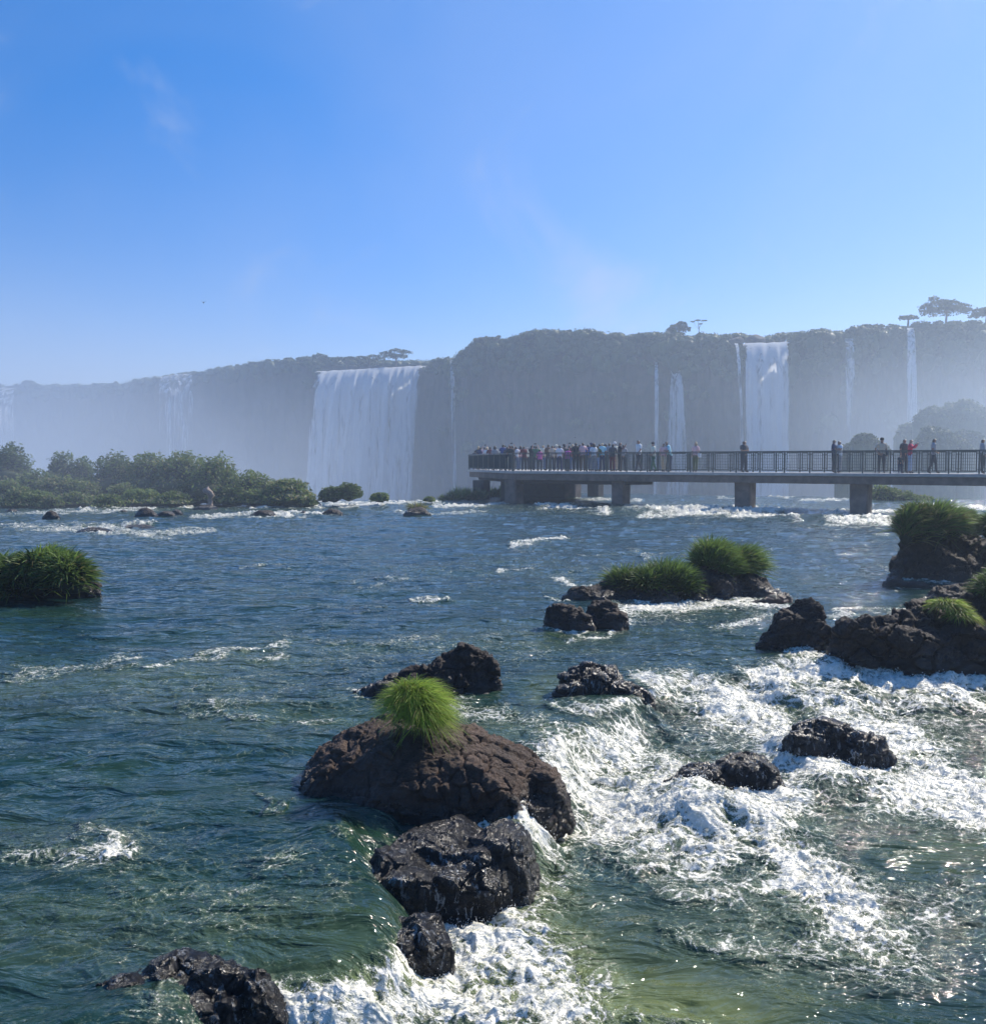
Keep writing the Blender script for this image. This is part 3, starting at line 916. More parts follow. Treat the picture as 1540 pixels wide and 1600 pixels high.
def cells(P, off=0.0):
    """3D cell noise: a random value per cell and the distance to the cell border"""
    X = P + off
    base = np.floor(X).astype(np.int64)
    f1 = np.full(len(X), 9.0); f2 = np.full(len(X), 9.0); val = np.zeros(len(X))
    for i in (-1, 0, 1):
        for j in (-1, 0, 1):
            for k in (-1, 0, 1):
                c = base + np.array([i, j, k]); cc = c & 255
                h = _perm[_perm[_perm[cc[:, 0]] + cc[:, 1]] + cc[:, 2]]
                pt = c + 0.5 + 0.42 * _g3[h]
                d = np.linalg.norm(X - pt, axis=1)
                nv_ = _ang[h] / (2 * np.pi)
                closer = d < f1
                f2 = np.where(closer, f1, np.minimum(f2, d)); val = np.where(closer, nv_, val); f1 = np.where(closer, d, f1)
    return val, f2 - f1

def hull_mesh(pts):
    bm = bmesh.new()
    for q in pts: bm.verts.new([float(c) for c in q])
    r_ = bmesh.ops.convex_hull(bm, input=bm.verts)
    bmesh.ops.delete(bm, geom=[g for g in r_['geom_interior'] if isinstance(g, bmesh.types.BMVert)], context='VERTS')
    bmesh.ops.triangulate(bm, faces=bm.faces)
    bm.verts.index_update()
    V = np.array([v.co[:] for v in bm.verts]); F = np.array([[v.index for v in f.verts] for f in bm.faces])
    bm.free(); return V, F

def rock(name, label, vbase, lobes, mat='rock', group=None, depth=0.75, seed=1, amp=0.10, zoff=0.0, vox=None, cat='rock', planes=14, under=0.35, facet_lo=0.72, hulls=None):
    """lobes: (u, vtop, half width in px, dy, depth ratio); hulls: lists of (u, v, distance, extra) corner points"""
    r = np.random.default_rng(seed)
    g = ground((lobes[0][0]), vbase, zoff)
    W = sum(l[2] for l in lobes) / len(lobes) * g[1] / 1500
    Vs, Fs, n0 = [], [], 0
    for (u, vt, hw, dy, *rest) in lobes:
        dd = rest[0] if rest else depth
        ry = hw * g[1] / 1500 * dd
        Yc = g[1] + ry * 0.8 + dy
        rx = hw * Yc / 1500
        top = at(u, vt, Yc)
        h = top[2] - zoff
        # irregular angular block: a hull of scattered corner points
        n = planes
        pts = []
        for q in range(n):
            a_ = 2 * math.pi * (q + r.uniform(-.3, .3)) / n
            k = r.uniform(0.82, 1.05)
            pts.append((math.cos(a_) * k, math.sin(a_) * k, -0.6))
            pts.append((math.cos(a_) * k * r.uniform(0.88, 1.0), math.sin(a_) * k * r.uniform(0.88, 1.0), r.uniform(0.05, 0.30)))
            if q % 2: pts.append((math.cos(a_) * r.uniform(0.5, 0.78), math.sin(a_) * r.uniform(0.5, 0.78), r.uniform(0.55, 0.85)))
        for q in range(3):
            a_ = r.uniform(0, 6.28); pts.append((math.cos(a_) * r.uniform(0, 0.35), math.sin(a_) * r.uniform(0, 0.35), r.uniform(0.9, 1.0)))
        V, F = hull_mesh(pts)
        V[:, 0] -= (V[:, 0].max() + V[:, 0].min()) / 2; V[:, 0] /= (V[:, 0].max() - V[:, 0].min()) / 2
        V[:, 2] /= V[:, 2].max()
        V = np.where(V[:, 2:3] < 0, V * np.array([rx, ry, 0.4]), V * np.array([rx, ry, h])) + np.array([top[0], Yc, zoff])
        Vs.append(V); Fs.append(F + n0); n0 += len(V)
    for hp in hulls or []:
        V, F = hull_mesh([at(u, v, Y) for (u, v, Y) in hp]); Vs.append(V); Fs.append(F + n0); n0 += len(V)
    V = np.concatenate(Vs); F = np.concatenate(Fs)
    ext = max(V[:, 0].max() - V[:, 0].min(), 0.3)
    tmp = mk('tmp_rock', V, F)
    md = tmp.modifiers.new('r', 'REMESH'); md.mode = 'VOXEL'; md.voxel_size = vox or ext / 110
    ms = tmp.modifiers.new('s', 'SMOOTH'); ms.factor = 0.5; ms.iterations = 2
    dg = bpy.context.evaluated_depsgraph_get()
    ev = tmp.evaluated_get(dg); me = ev.to_mesh()
    nv = len(me.vertices); co = np.empty(nv * 3, np.float32); me.vertices.foreach_get('co', co); co = co.reshape(-1, 3).astype(float)
    no = np.empty(nv * 3, np.float32); me.vertices.foreach_get('normal', no); no = no.reshape(-1, 3).astype(float)
    npoly = len(me.polygons); tot = np.empty(npoly, np.int32); me.polygons.foreach_get('loop_total', tot)
    vi = np.empty(int(tot.sum()), np.int32); me.loops.foreach_get('vertex_index', vi)
    fq = vi.reshape(-1, 4)
    ev.to_mesh_clear()
    bpy.data.objects.remove(tmp)
    k = 1.0 / W
    warp = np.stack([perlin3(co * k * 1.5 + 3 + seed), perlin3(co * k * 1.5 + 9 + seed), perlin3(co * k * 1.5 + 15)], 1) * 0.35
    cv, ce = cells(co * k * np.array([1.7, 1.7, 2.4]) + warp, seed * 3.1)
    cv2, ce2 = cells(co * k * np.array([4.5, 4.5, 6.5]) + warp * 2, seed * 1.7)
    d = fbm3(co * k * 1.1 + seed, 4, 0.5)
    d2 = fbm3(co * k * 6.0 + seed * 2, 4, 0.6)
    d4 = fbm3(co * k * 22 + seed, 3, 0.6)
    disp = 0.9 * (cv - 0.5) * sstep(0, 0.12, ce) - 0.5 * np.exp(-(ce / 0.05) ** 2) + 0.30 * (cv2 - 0.5) * sstep(0, 0.1, ce2) - 0.12 * np.exp(-(ce2 / 0.06) ** 2)
    disp += 0.7 * d + 0.30 * d2 + 0.16 * d4
    co = co + no * (W * amp * disp)[:, None]
    base = np.array([co[:, 0].mean(), co[:, 1].mean(), zoff])
    o = mk(name, co - base, fq, M[mat])
    o.location = Vector(base.tolist())
    tag(o, label, cat, group)
    return o

R_G = 'dark basalt rocks in the near rapids'
rock('rock', 'large brown basalt rock topped by the bright green grass tuft', 1262,
     [(850, 1200, 46, 0.02, 0.9), (820, 1235, 60, -0.12, 0.9), (520, 1196, 50, 0.05, 0.9), (690, 1235, 90, -0.30, 0.7)],
     'rock_main', R_G, seed=11, amp=0.17, vox=0.012, zoff=-0.05,
     hulls=[[(472, 1215, 7.6), (500, 1168, 7.9), (560, 1130, 8.0), (600, 1118, 8.0), (690, 1124, 7.9), (640, 1150, 7.5), (600, 1175, 7.3), (470, 1262, 7.4), (560, 1292, 7.0), (590, 1240, 7.0),
             (700, 1180, 7.3), (600, 1330, 6.9), (720, 1330, 6.9), (700, 1230, 7.0), (640, 1130, 8.6), (520, 1160, 8.5), (480, 1200, 8.3), (700, 1140, 8.6), (780, 1280, 7.3)],
            [(690, 1126, 7.9), (735, 1132, 7.9), (775, 1150, 7.9), (830, 1175, 7.9), (872, 1205, 7.7), (800, 1190, 7.4), (740, 1190, 7.2), (650, 1170, 7.3), (650, 1290, 6.9), (760, 1310, 6.95), (835, 1290, 7.1), (880, 1250, 7.5), (780, 1230, 7.0),
             (700, 1140, 8.7), (800, 1170, 8.6), (860, 1230, 8.3)]])
rock('rock', 'low wet boulder in front of the large brown rock with water sheeting over it', 1400,
     [(700, 1284, 110, 0.18, 1.0), (775, 1282, 74, 0.15, 1.0), (640, 1318, 80, 0.05, 0.9), (750, 1320, 70, 0.0, 0.9), (650, 1352, 72, -0.1, 0.8), (710, 1350, 60, -0.05, 0.8), (600, 1350, 40, 0, .9)], 'rock_wet', R_G, seed=12, zoff=-0.2, vox=0.010, amp=0.09)
rock('rock', 'long dark boulder with a low left tail just behind the bright grass tuft', 1088,
     [(732, 1006, 56, 0.1, 0.8), (690, 1026, 62, 0.0, 0.7), (650, 1046, 60, -0.05, 0.7), (610, 1064, 62, -0.1, 0.5)], 'rock', R_G, seed=13, vox=0.016, amp=0.2)
rock('rock', 'dark rock draped in thin white water streams, right of the long boulder', 1106,
     [(928, 1038, 60, 0.1, 0.8), (970, 1062, 58, 0.0, 0.7), (895, 1062, 36, 0.0, 0.8)], 'rock_wet', R_G, seed=14, zoff=-0.1, vox=0.014, amp=0.2)
rock('rock', 'rounded brown boulder, left one of the touching pair before the grassy islet', 987,
     [(884, 943, 36, 0, 0.9), (905, 955, 26, -0.1, 0.8)], 'rock', R_G, seed=15, vox=0.02, amp=0.2)
rock('rock', 'rounded brown boulder, right one of the touching pair before the grassy islet', 985,
     [(945, 936, 32, 0.15, 0.9), (958, 952, 26, 0, 0.8), (925, 955, 24, 0.1, 0.8)], 'rock', R_G, seed=16, vox=0.02, amp=0.2)
rock('rock', 'low dark flat rock forming the base of the grassy islet in midstream', 944,
     [(925, 916, 48, 0.2, 0.8), (985, 895, 60, 0.5, 0.9), (1050, 898, 62, 0.3, 0.9), (1115, 888, 62, 0.6, 0.9), (1168, 900, 50, 0.8, 0.9), (1020, 915, 60, 0.0, 0.9), (1085, 915, 60, 0.2, 0.9)], 'rock', R_G, seed=17, vox=0.035, amp=0.16)
rock('rock', 'small low black rock between the grassy islet and the pointed rock', 945,
     [(1215, 926, 26, 0.2, 0.9), (1192, 934, 18, 0, 0.8)], 'rock', R_G, seed=18, vox=0.02, amp=0.2)
rock('rock', 'tall pointed black rock with one sunlit sloping face', 1020,
     [(1258, 932, 46, 0.1, 0.9), (1232, 952, 46, 0.05, 0.8), (1270, 965, 40, -0.05, 0.8), (1215, 985, 34, 0, 0.8)], 'rock', R_G, seed=25, vox=0.016, planes=8, facet_lo=0.5, amp=0.16)
rock('rock', 'massive black rock ridge at the right edge above the white water', 1044,
     [(1345, 956, 52, 0.1, 0.9), (1395, 955, 72, 0.2, 0.9), (1450, 930, 75, 0.4, 0.9), (1520, 922, 80, 0.5, 0.9), (1440, 970, 110, 0.0, 0.6), (1510, 965, 90, 0.0, 0.7), (1590, 940, 90, 0.3, 0.9), (1670, 945, 80, 0.3, 0.9)],
     'rock', R_G, seed=20, vox=0.020, amp=0.24)
rock('rock', 'low black rock lying behind the massive ridge at the right edge', 952,
     [(1490, 915, 50, 0.5, 0.8), (1540, 905, 60, 0.5, 0.8), (1600, 900, 60, 0.5, 0.9)], 'rock', R_G, seed=21, vox=0.03, amp=0.2)
rock('rock', 'dark rock mass under the tall grass mound at the right edge', 908,
     [(1440, 825, 50, 0.3, 0.9), (1490, 825, 66, 0.5, 0.8), (1418, 868, 36, 0.1, 0.8), (1470, 850, 80, 0.1, 0.7), (1530, 840, 80, 0.3, 0.9), (1590, 830, 80, 0.3, 0.9)], 'rock', R_G, seed=22, vox=0.035, amp=0.18)
rock('rock', 'small pointed black rock alone in front of the tall grass mound', 916,
     [(1397, 900, 18, 0.1, 0.9), (1425, 908, 22, 0, 0.7)], 'rock', R_G, seed=23, vox=0.02, amp=0.2)
rock('rock', 'rounded wet black rock with water pouring over it in the middle of the rapids', 1238,
     [(1158, 1176, 62, 0.05, 0.9), (1110, 1192, 62, 0, 0.8), (1190, 1190, 40, 0, 0.8), (1075, 1210, 40, 0, .8)], 'rock_wet', R_G, seed=24, zoff=-0.3, vox=0.011, amp=0.14)
rock('rock', 'wet humped rock streaming with foam, farther right of the rounded wet rock', 1192,
     [(1290, 1120, 60, 0.1, 0.8), (1335, 1142, 56, 0.0, 0.8), (1262, 1136, 40, 0, 0.8), (1368, 1164, 34, 0, .8)], 'rock_wet', R_G, seed=19, zoff=-0.3, vox=0.012, amp=0.14)
rock('rock', 'dark drowned rock at the lower left with broken water across it', 1650,
     [(275, 1490, 95, 0.05, 0.9), (215, 1522, 85, 0.0, 0.8), (345, 1492, 75, 0.05, 0.8), (280, 1535, 120, -0.1, 0.7), (400, 1508, 55, 0.05, .8)], 'rock_wet', R_G, seed=26, zoff=-0.25, vox=0.009, amp=0.12)
rock('rock', 'dark slab under a smooth slide of water below the wet boulder', 1515,
     [(655, 1426, 56, 0.05, 1.0), (630, 1446, 66, 0.0, 1.0), (595, 1470, 66, 0.0, 0.9), (545, 1502, 52, 0.0, 0.8)], 'rock_wet', R_G, seed=27, zoff=-0.25, vox=0.010, amp=0.10)
rock('rock', 'tiny dark rock awash in the foam at the bottom edge', 1572,
     [(590, 1545, 30, 0, 0.8), (560, 1555, 18, 0, 0.8)], 'rock_wet', R_G, seed=28, zoff=-0.28, vox=0.008)
rock('rock', 'low grey rock under the leafy bush at the left edge', 935,
     [(135, 912, 24, 0.2, 0.8), (105, 908, 36, 0.2, 0.8), (50, 905, 66, 0.4, 0.8), (-20, 905, 70, 0.4, 0.8)], 'rock', R_G, seed=29, vox=0.025, amp=0.18)
FR = 'small dark rocks in the far river'
for i, (u, vt, vb, hw, lab) in enumerate([
        (80, 797, 811, 13, 'small pointed black rock in the river near the left edge, before the island'),
        (228, 793, 808, 17, 'jagged brown rock with sunlit right side in front of the island'),
        (258, 798, 807, 16, 'low dark rock touching the jagged brown rock on its right'),
        (192, 796, 801, 7, 'very small dark rock left of the jagged brown rock'),
        (275, 796, 804, 10, 'flat dark rock right of the jagged brown rock'),
        (322, 789, 797, 20, 'flat dark rock carrying the bleached tree stump'),
        (410, 796, 808, 20, 'low dark rounded rock awash in the foam right of the stump'),
        (440, 798, 804, 10, 'small flat rock beside the rounded rock awash in foam'),
        (474, 798, 805, 8, 'tiny dark rock alone in the foam line'),
        (518, 794, 806, 17, 'reddish brown rock in front of the dark round bush'),
        (651, 791, 806, 21, 'brown rock with a small dry plant on top in mid river'),
        (493, 783, 790, 9, 'black rock end sticking out under the dark round bush'),
        (215, 819, 827, 28, 'long low black rock with water flowing over it at left'),
        (150, 824, 832, 30, 'submerged flat rock making a dark swell at far left'),
        (20, 795, 801, 12, 'low black rock at the island foot by the left edge')]):
    rock('rock', lab, vb, [(u, vt, hw, 0, 0.8), (u + hw * 0.55, vt + (vb - vt) * 0.35, hw * 0.6, 0, 0.8), (u - hw * 0.5, vt + (vb - vt) * 0.45, hw * 0.6, 0, 0.7)],
         'rock_far', FR, seed=40 + i, vox=hw * 0.04 * 0.06 + 0.03, amp=0.12)

# ------------------------------------------------------------------ near grass and bushes
def G(u, v, z): return ground(u, v, z)
p = at(646, 1112, 7.55)
tuft('grass_tuft', 'bright green drooping grass tuft on top of the large brown rock', 'grass tuft',
     [(p[0] - 0.04, p[1], p[2] + 0.06, 0.10, 0.10, 0.16), (p[0] + 0.07, p[1] - 0.06, p[2] + 0.0, 0.10, 0.10, 0.14), (p[0] + 0.02, p[1] + 0.03, p[2] + 0.10, 0.09, 0.10, 0.10), (p[0] + 0.12, p[1] + 0.02, p[2] - 0.06, 0.07, 0.08, 0.10)],
     6500, 0.215, 0.0058, 'tuft', droop=1.05, spread=0.62, wind=(0.08, -0.08, 0), lean=(0.12, -0.15), dry=0.14, segs=7, up=0.9)
# islet in midstream
def mound(u, v, Y, rx, rz, ry=None):
    q = at(u, v, Y)
    return (q[0], Y, q[2], rx, ry or rx, rz)
tuft('grass_mound', 'low left grass mound on the midstream islet, two humps of dark reeds', 'grass mound',
     [mound(985, 916, 18.4, 0.32, 0.22), mound(1045, 914, 18.2, 0.38, 0.24), mound(1015, 916, 18.2, 0.34, 0.22), mound(1065, 920, 18.0, 0.24, 0.26)], 7500, 0.48, 0.021, 'reed', droop=0.55, spread=0.55, lean=(0.35, -0.1), dry=0.06, up=1.3)
tuft('grass_mound', 'tallest grass mound on the midstream islet, right of the two low humps', 'grass mound',
     [mound(1108, 890, 18.9, 0.26, 0.34), mound(1112, 878, 18.9, 0.18, 0.20), mound(1128, 895, 18.8, 0.24, 0.28)], 5500, 0.50, 0.021, 'reed', droop=0.5, spread=0.5, lean=(0.35, -0.1), dry=0.05, up=1.4)
tuft('grass_mound', 'smallest grass mound at the right end of the midstream islet', 'grass mound',
     [mound(1155, 888, 19.0, 0.25, 0.28)], 2600, 0.42, 0.021, 'reed', droop=0.65, spread=0.65, lean=(0.4, -0.1), dry=0.08, up=1.2)
tuft('grass_mound', 'big leafy green grass mound over the water at the left edge', 'grass mound',
     [mound(40, 905, 18.4, 0.62, 0.42, 0.6), mound(98, 900, 18.0, 0.36, 0.34), mound(5, 908, 18.6, 0.5, 0.36), mound(60, 886, 18.3, 0.42, 0.22), mound(-50, 912, 18.6, 0.5, 0.35), mound(112, 905, 17.8, 0.3, 0.34)], 11000, 0.46, 0.034, 'reed', droop=0.7, spread=0.65, lean=(0.3, -0.1), dry=0.08, up=1.2)
tuft('grass_mound', 'tall pale grass mound before the walkway at the right edge', 'grass mound',
     [mound(1432, 824, 21.2, 0.34, 0.42), mound(1430, 810, 21.2, 0.22, 0.20), mound(1460, 824, 21.2, 0.34, 0.34), mound(1415, 832, 21.0, 0.16, 0.34)], 8000, 0.50, 0.022, 'reed', droop=0.6, spread=0.55, lean=(0.35, 0), dry=0.25, up=1.3)
tuft('grass_mound', 'shorter bright green grass mound leaning against the tall pale one', 'grass mound',
     [mound(1485, 825, 21.3, 0.32, 0.32), mound(1503, 815, 21.5, 0.22, 0.20)], 5500, 0.30, 0.017, 'reed', droop=0.7, spread=0.7, lean=(0.2, 0), dry=0.06)
tuft('grass_mound', 'grass mound cut by the right edge, level with the walkway piers', 'grass mound',
     [mound(1555, 828, 21.0, 0.32, 0.36), mound(1590, 825, 21.0, 0.4, 0.4)], 5000, 0.32, 0.017, 'reed', droop=0.7, spread=0.7, dry=0.08)
tuft('grass_tuft', 'yellow green grass tuft lying on the slope of the massive ridge', 'grass tuft',
     [mound(1478, 946, 12.6, 0.14, 0.07), mound(1500, 962, 12.4, 0.12, 0.08)], 2000, 0.16, 0.010, 'tuft', droop=1.1, spread=0.9, lean=(0.3, -0.5), dry=0.3)
tuft('grass_tuft', 'dark green grass clump at the right edge on top of the massive ridge', 'grass tuft',
     [mound(1548, 925, 13.0, 0.20, 0.2), mound(1570, 915, 13.0, 0.25, 0.25)], 3000, 0.22, 0.011, 'reed', droop=0.8, spread=0.8, lean=(-0.1, -0.1), dry=0.1)
tuft('dry_plant', 'small dry plant on top of the brown rock in mid river', 'plant',
     [mound(651, 795, 48.5, 0.35, 0.12)], 260, 0.5, 0.03, 'reed', droop=0.5, spread=0.9, dry=0.8)

# ------------------------------------------------------------------ river island, left
def lob(u, vb, vt, hw, Y, dep=1.0):
    b = at(u, vb, Y); t = at(u, vt, Y)
    rx = hw * Y / 1500; rz = (t[2] - b[2]) / 2
    return (b[0], Y, b[2] + rz, rx, rx * dep, rz * 1.02)
IG = 'bushes and small trees on the river island'
isl = [
  # u, vbase, vtop, halfw, Y, leaf count, tone, dry, name, label
  (20, 770, 696, 26, 62, 2600, .35, .03, 'tree', 'round headed dark tree, second from the left end of the island top'),
  (-12, 770, 706, 24, 63, 1500, .35, .03, 'tree', 'dark tree crown cut by the left edge of the picture'),
  (98, 775, 708, 20, 62, 2200, .35, .03, 'tree', 'dark round tree standing alone on the island left of the flat topped thicket'),
  (130, 775, 718, 18, 62, 1600, .45, .05, 'tree', 'lower tree touching the lone round tree on its right'),
  (182, 780, 712, 34, 61, 3600, .35, .05, 'bush', 'dark tall bush at the left shoulder of the flat topped thicket'),
  (235, 782, 711, 34, 60, 3800, .6, .12, 'bush', 'leafy bush with reed like top in the flat topped thicket'),
  (285, 785, 710, 36, 59, 4200, .65, .15, 'bush', 'highest middle bush of the flat topped thicket'),
  (335, 786, 716, 36, 58, 4200, .75, .12, 'bush', 'bright topped bush at the right shoulder of the thicket'),
  (392, 788, 740, 34, 57, 3000, .65, .15, 'bush', 'medium bush sloping down right of the thicket'),
  (450, 790, 750, 32, 55.5, 3400, .75, .25, 'bush', 'spiky pale bush at the right tip of the island'),
  (480, 792, 775, 12, 55, 700, .6, .2, 'bush', 'tiny bush at the very tip of the island on the waterline'),
  (15, 790, 752, 30, 58, 2200, .5, .12, 'bush', 'wide green bush behind the front row by the left edge'),
  (60, 785, 738, 34, 59.5, 2400, .4, .1, 'bush', 'broad dark shrub between the two tree groups'),
  (90, 788, 745, 34, 58.5, 2200, .5, .3, 'bush', 'brownish shrub below the lone round tree'),
  (130, 788, 752, 26, 58, 2000, .6, .2, 'bush', 'grey green shrub with pale stems below the lower tree'),
  (35, 797, 764, 24, 55.5, 2000, .55, .15, 'bush', 'front bush at the waterline by the left edge'),
  (55, 797, 768, 22, 55, 1800, .75, .1, 'bush', 'light green front bush just right of the left edge one'),
  (78, 797, 775, 16, 54.8, 1200, .45, .3, 'bush', 'small olive bush above the pointed black rock'),
  (120, 792, 770, 22, 56, 1300, .55, .2, 'bush', 'low soft bush between the front bushes at the waterline'),
  (170, 796, 774, 20, 54.5, 1800, .6, .1, 'bush', 'round front bush above the very small dark rock'),
  (222, 791, 765, 26, 56, 2300, .85, .05, 'bush', 'brightest green bush of the front row'),
  (195, 790, 757, 24, 57.5, 1800, .5, .2, 'bush', 'brown green bush behind the brightest front bush'),
  (272, 791, 769, 22, 55.5, 1800, .6, .1, 'bush', 'low rounded bush left of the bleached stump'),
  (302, 789, 754, 26, 57.5, 2200, .35, .05, 'bush', 'dark hollow shaded bush behind the bleached stump'),
  (345, 789, 756, 24, 57, 2000, .6, .2, 'bush', 'grassy bush right behind the bleached stump'),
  (368, 791, 763, 20, 55.5, 2000, .35, .05, 'bush', 'dark front bush right of the bleached stump'),
  (398, 791, 766, 20, 55.5, 1700, .6, .15, 'bush', 'pale front bush between two dark ones'),
  (425, 792, 768, 18, 55, 1600, .35, .05, 'bush', 'dark small front bush next to the island tip'),
]
for (u, vb, vt, hw, Y, n, tone, dry, nm, lab) in isl:
    main = lob(u, vb, vt, hw, Y)
    h = vb - vt
    lobes = [main] + [lob(u + hw * rng.uniform(-0.65, 0.65), vb, vt + h * rng.uniform(0.06, 0.3), hw * rng.uniform(0.45, 0.65), Y + rng.uniform(-0.6, 0.3)) for _ in range(3)]
    bush(nm, lab, 'small tree' if nm == 'tree' else 'bush', lobes, int(n * 0.9), 0.22, 'bush', IG, dry, tone, aspect=2.6)
gi = []
for (u_, vb_, vt_, hw_, Y_, *_r) in isl:
    q_ = lob(u_, vb_, vt_ + (vb_ - vt_) * 0.45, hw_ * 1.3, Y_); gi.append(q_)
iv, jf = ico(3); VV = []; FF = []; n0 = 0
for l in gi:
    dd = iv * (0.9 + 0.25 * perlin3(iv * 1.7 + l[0])[:, None]); VV.append(dd * np.array([l[3], l[4] * 1.2, l[5]]) + np.array(l[:3])); FF.append(jf + n0); n0 += len(iv)
io = mk('island_ground', np.concatenate(VV), np.concatenate(FF), M['mound']); tag(io, kind='structure')
gc = []
for l in gi:
    e = rng.normal(size=(420, 3)); e[:, 2] = np.abs(e[:, 2]); e /= np.linalg.norm(e, axis=1, keepdims=True)
    gc.append(e * np.array([l[3], l[4] * 1.2, l[5]]) * rng.uniform(0.95, 1.2, (420, 1)) + np.array(l[:3]))
gc = np.concatenate(gc); gV, gF = leaf_cloud(gc, rng.uniform(0.12, 0.34, len(gc)), 3.0)
tag(mk('ground_cover', gV, gF, M['bush'], smooth=False, attrs={'tone': np.repeat(np.clip(rng.normal(.55, .3, len(gc)), 0, 1), 4), 'dry': np.repeat((rng.random(len(gc)) < .2) * .8, 4)}), kind='stuff')
ib = 'bushes along the brink of the falls'
bush('bush', 'dark dense round bush on a rock, its taller hump at right', 'bush', [lob(522, 788, 762, 20, 56), lob(545, 788, 757, 19, 56), lob(508, 788, 768, 10, 56)], 5200, 0.16, 'bush', ib, 0.04, 0.3)
bush('bush', 'small feathery green bush right of the dark round bush', 'bush', [lob(594, 788, 771, 13, 57)], 1300, 0.18, 'bush', ib, 0.1, 0.7)
bush('bush', 'smallest bush, alone at the brink between feathery bush and walkway', 'bush', [lob(671, 786, 777, 8, 60)], 500, 0.18, 'bush', ib, 0.15, 0.7)
tuft('grass_mound', 'strip of tall pale grass at the foot of the outermost pier', 'grass mound',
     [mound(705, 783, 66, 0.7, 0.35), mound(722, 781, 66.5, 0.8, 0.4), mound(740, 780, 67, 0.7, 0.4)], 1800, 0.75, 0.05, 'reed', droop=0.4, spread=0.5, dry=0.15, up=1.4)
tuft('grass_mound', 'pale grass between the two leftmost piers', 'grass mound',
     [mound(770, 777, 72, 0.8, 0.35), mound(783, 776, 72, 0.5, 0.3)], 1200, 0.7, 0.05, 'reed', droop=0.4, spread=0.5, dry=0.15, up=1.4)
bush('bush', 'hazy bush mound seen under the walkway behind the rightmost pier', 'bush', [lob(1380, 792, 762, 26, 66), lob(1405, 792, 768, 22, 66), lob(1430, 795, 775, 30, 66)], 5000, 0.2, 'bush', ib, 0.1, 0.5)
# bleached stump
sp = ground(323, 795)
st = MB()
iv, jf = ico(3)
def tube(pts, rads, seg=10):
    V = []; F = []
    for k, (q, rr) in enumerate(zip(pts, rads)):
        for j in range(seg):
            a_ = 2 * math.pi * j / seg
            V.append((q[0] + rr * math.cos(a_), q[1] + rr * math.sin(a_), q[2]))
    for k in range(len(pts) - 1):
        for j in range(seg):
            F.append((k * seg + j, k * seg + (j + 1) % seg, (k + 1) * seg + (j + 1) % seg, (k + 1) * seg + j))
    return np.array(V, float), np.array(F)
tv, tf = tube([(0, 0, -.1), (.05, 0, .15), (-.02, .02, .35), (.10, 0, .55), (.0, 0, .75), (-.14, 0, .95), (-.10, 0, 1.05)], [.28, .17, .13, .2, .22, .16, .03], 12)
tv += perlin3(tv * 4)[:, None] * 0.16
so = mk('tree_stump', tv, tf, M['stump']); so.location = (sp[0], sp[1] + 0.5, 0.15)
tag(so, 'pale bleached tree stump standing on a flat rock before the island', 'tree stump')

# ------------------------------------------------------------------ cliff vegetation
def cliff_point(u, dz=0.0, out=0.0):
    D = np.interp(u, CL_U, CL_D) + 5 * fbm2(np.array([u * 0.012]), np.array([3.0]), 4, off=2)[0] + 1.5 * fbm2(np.array([u * 0.06]), np.array([8.0]), 3)[0]
    P = at(u, float(cliff_top(u)), D)
    s = 1 - out / D
    return np.array([P[0] * s, P[1] * s, P[2] + dz])

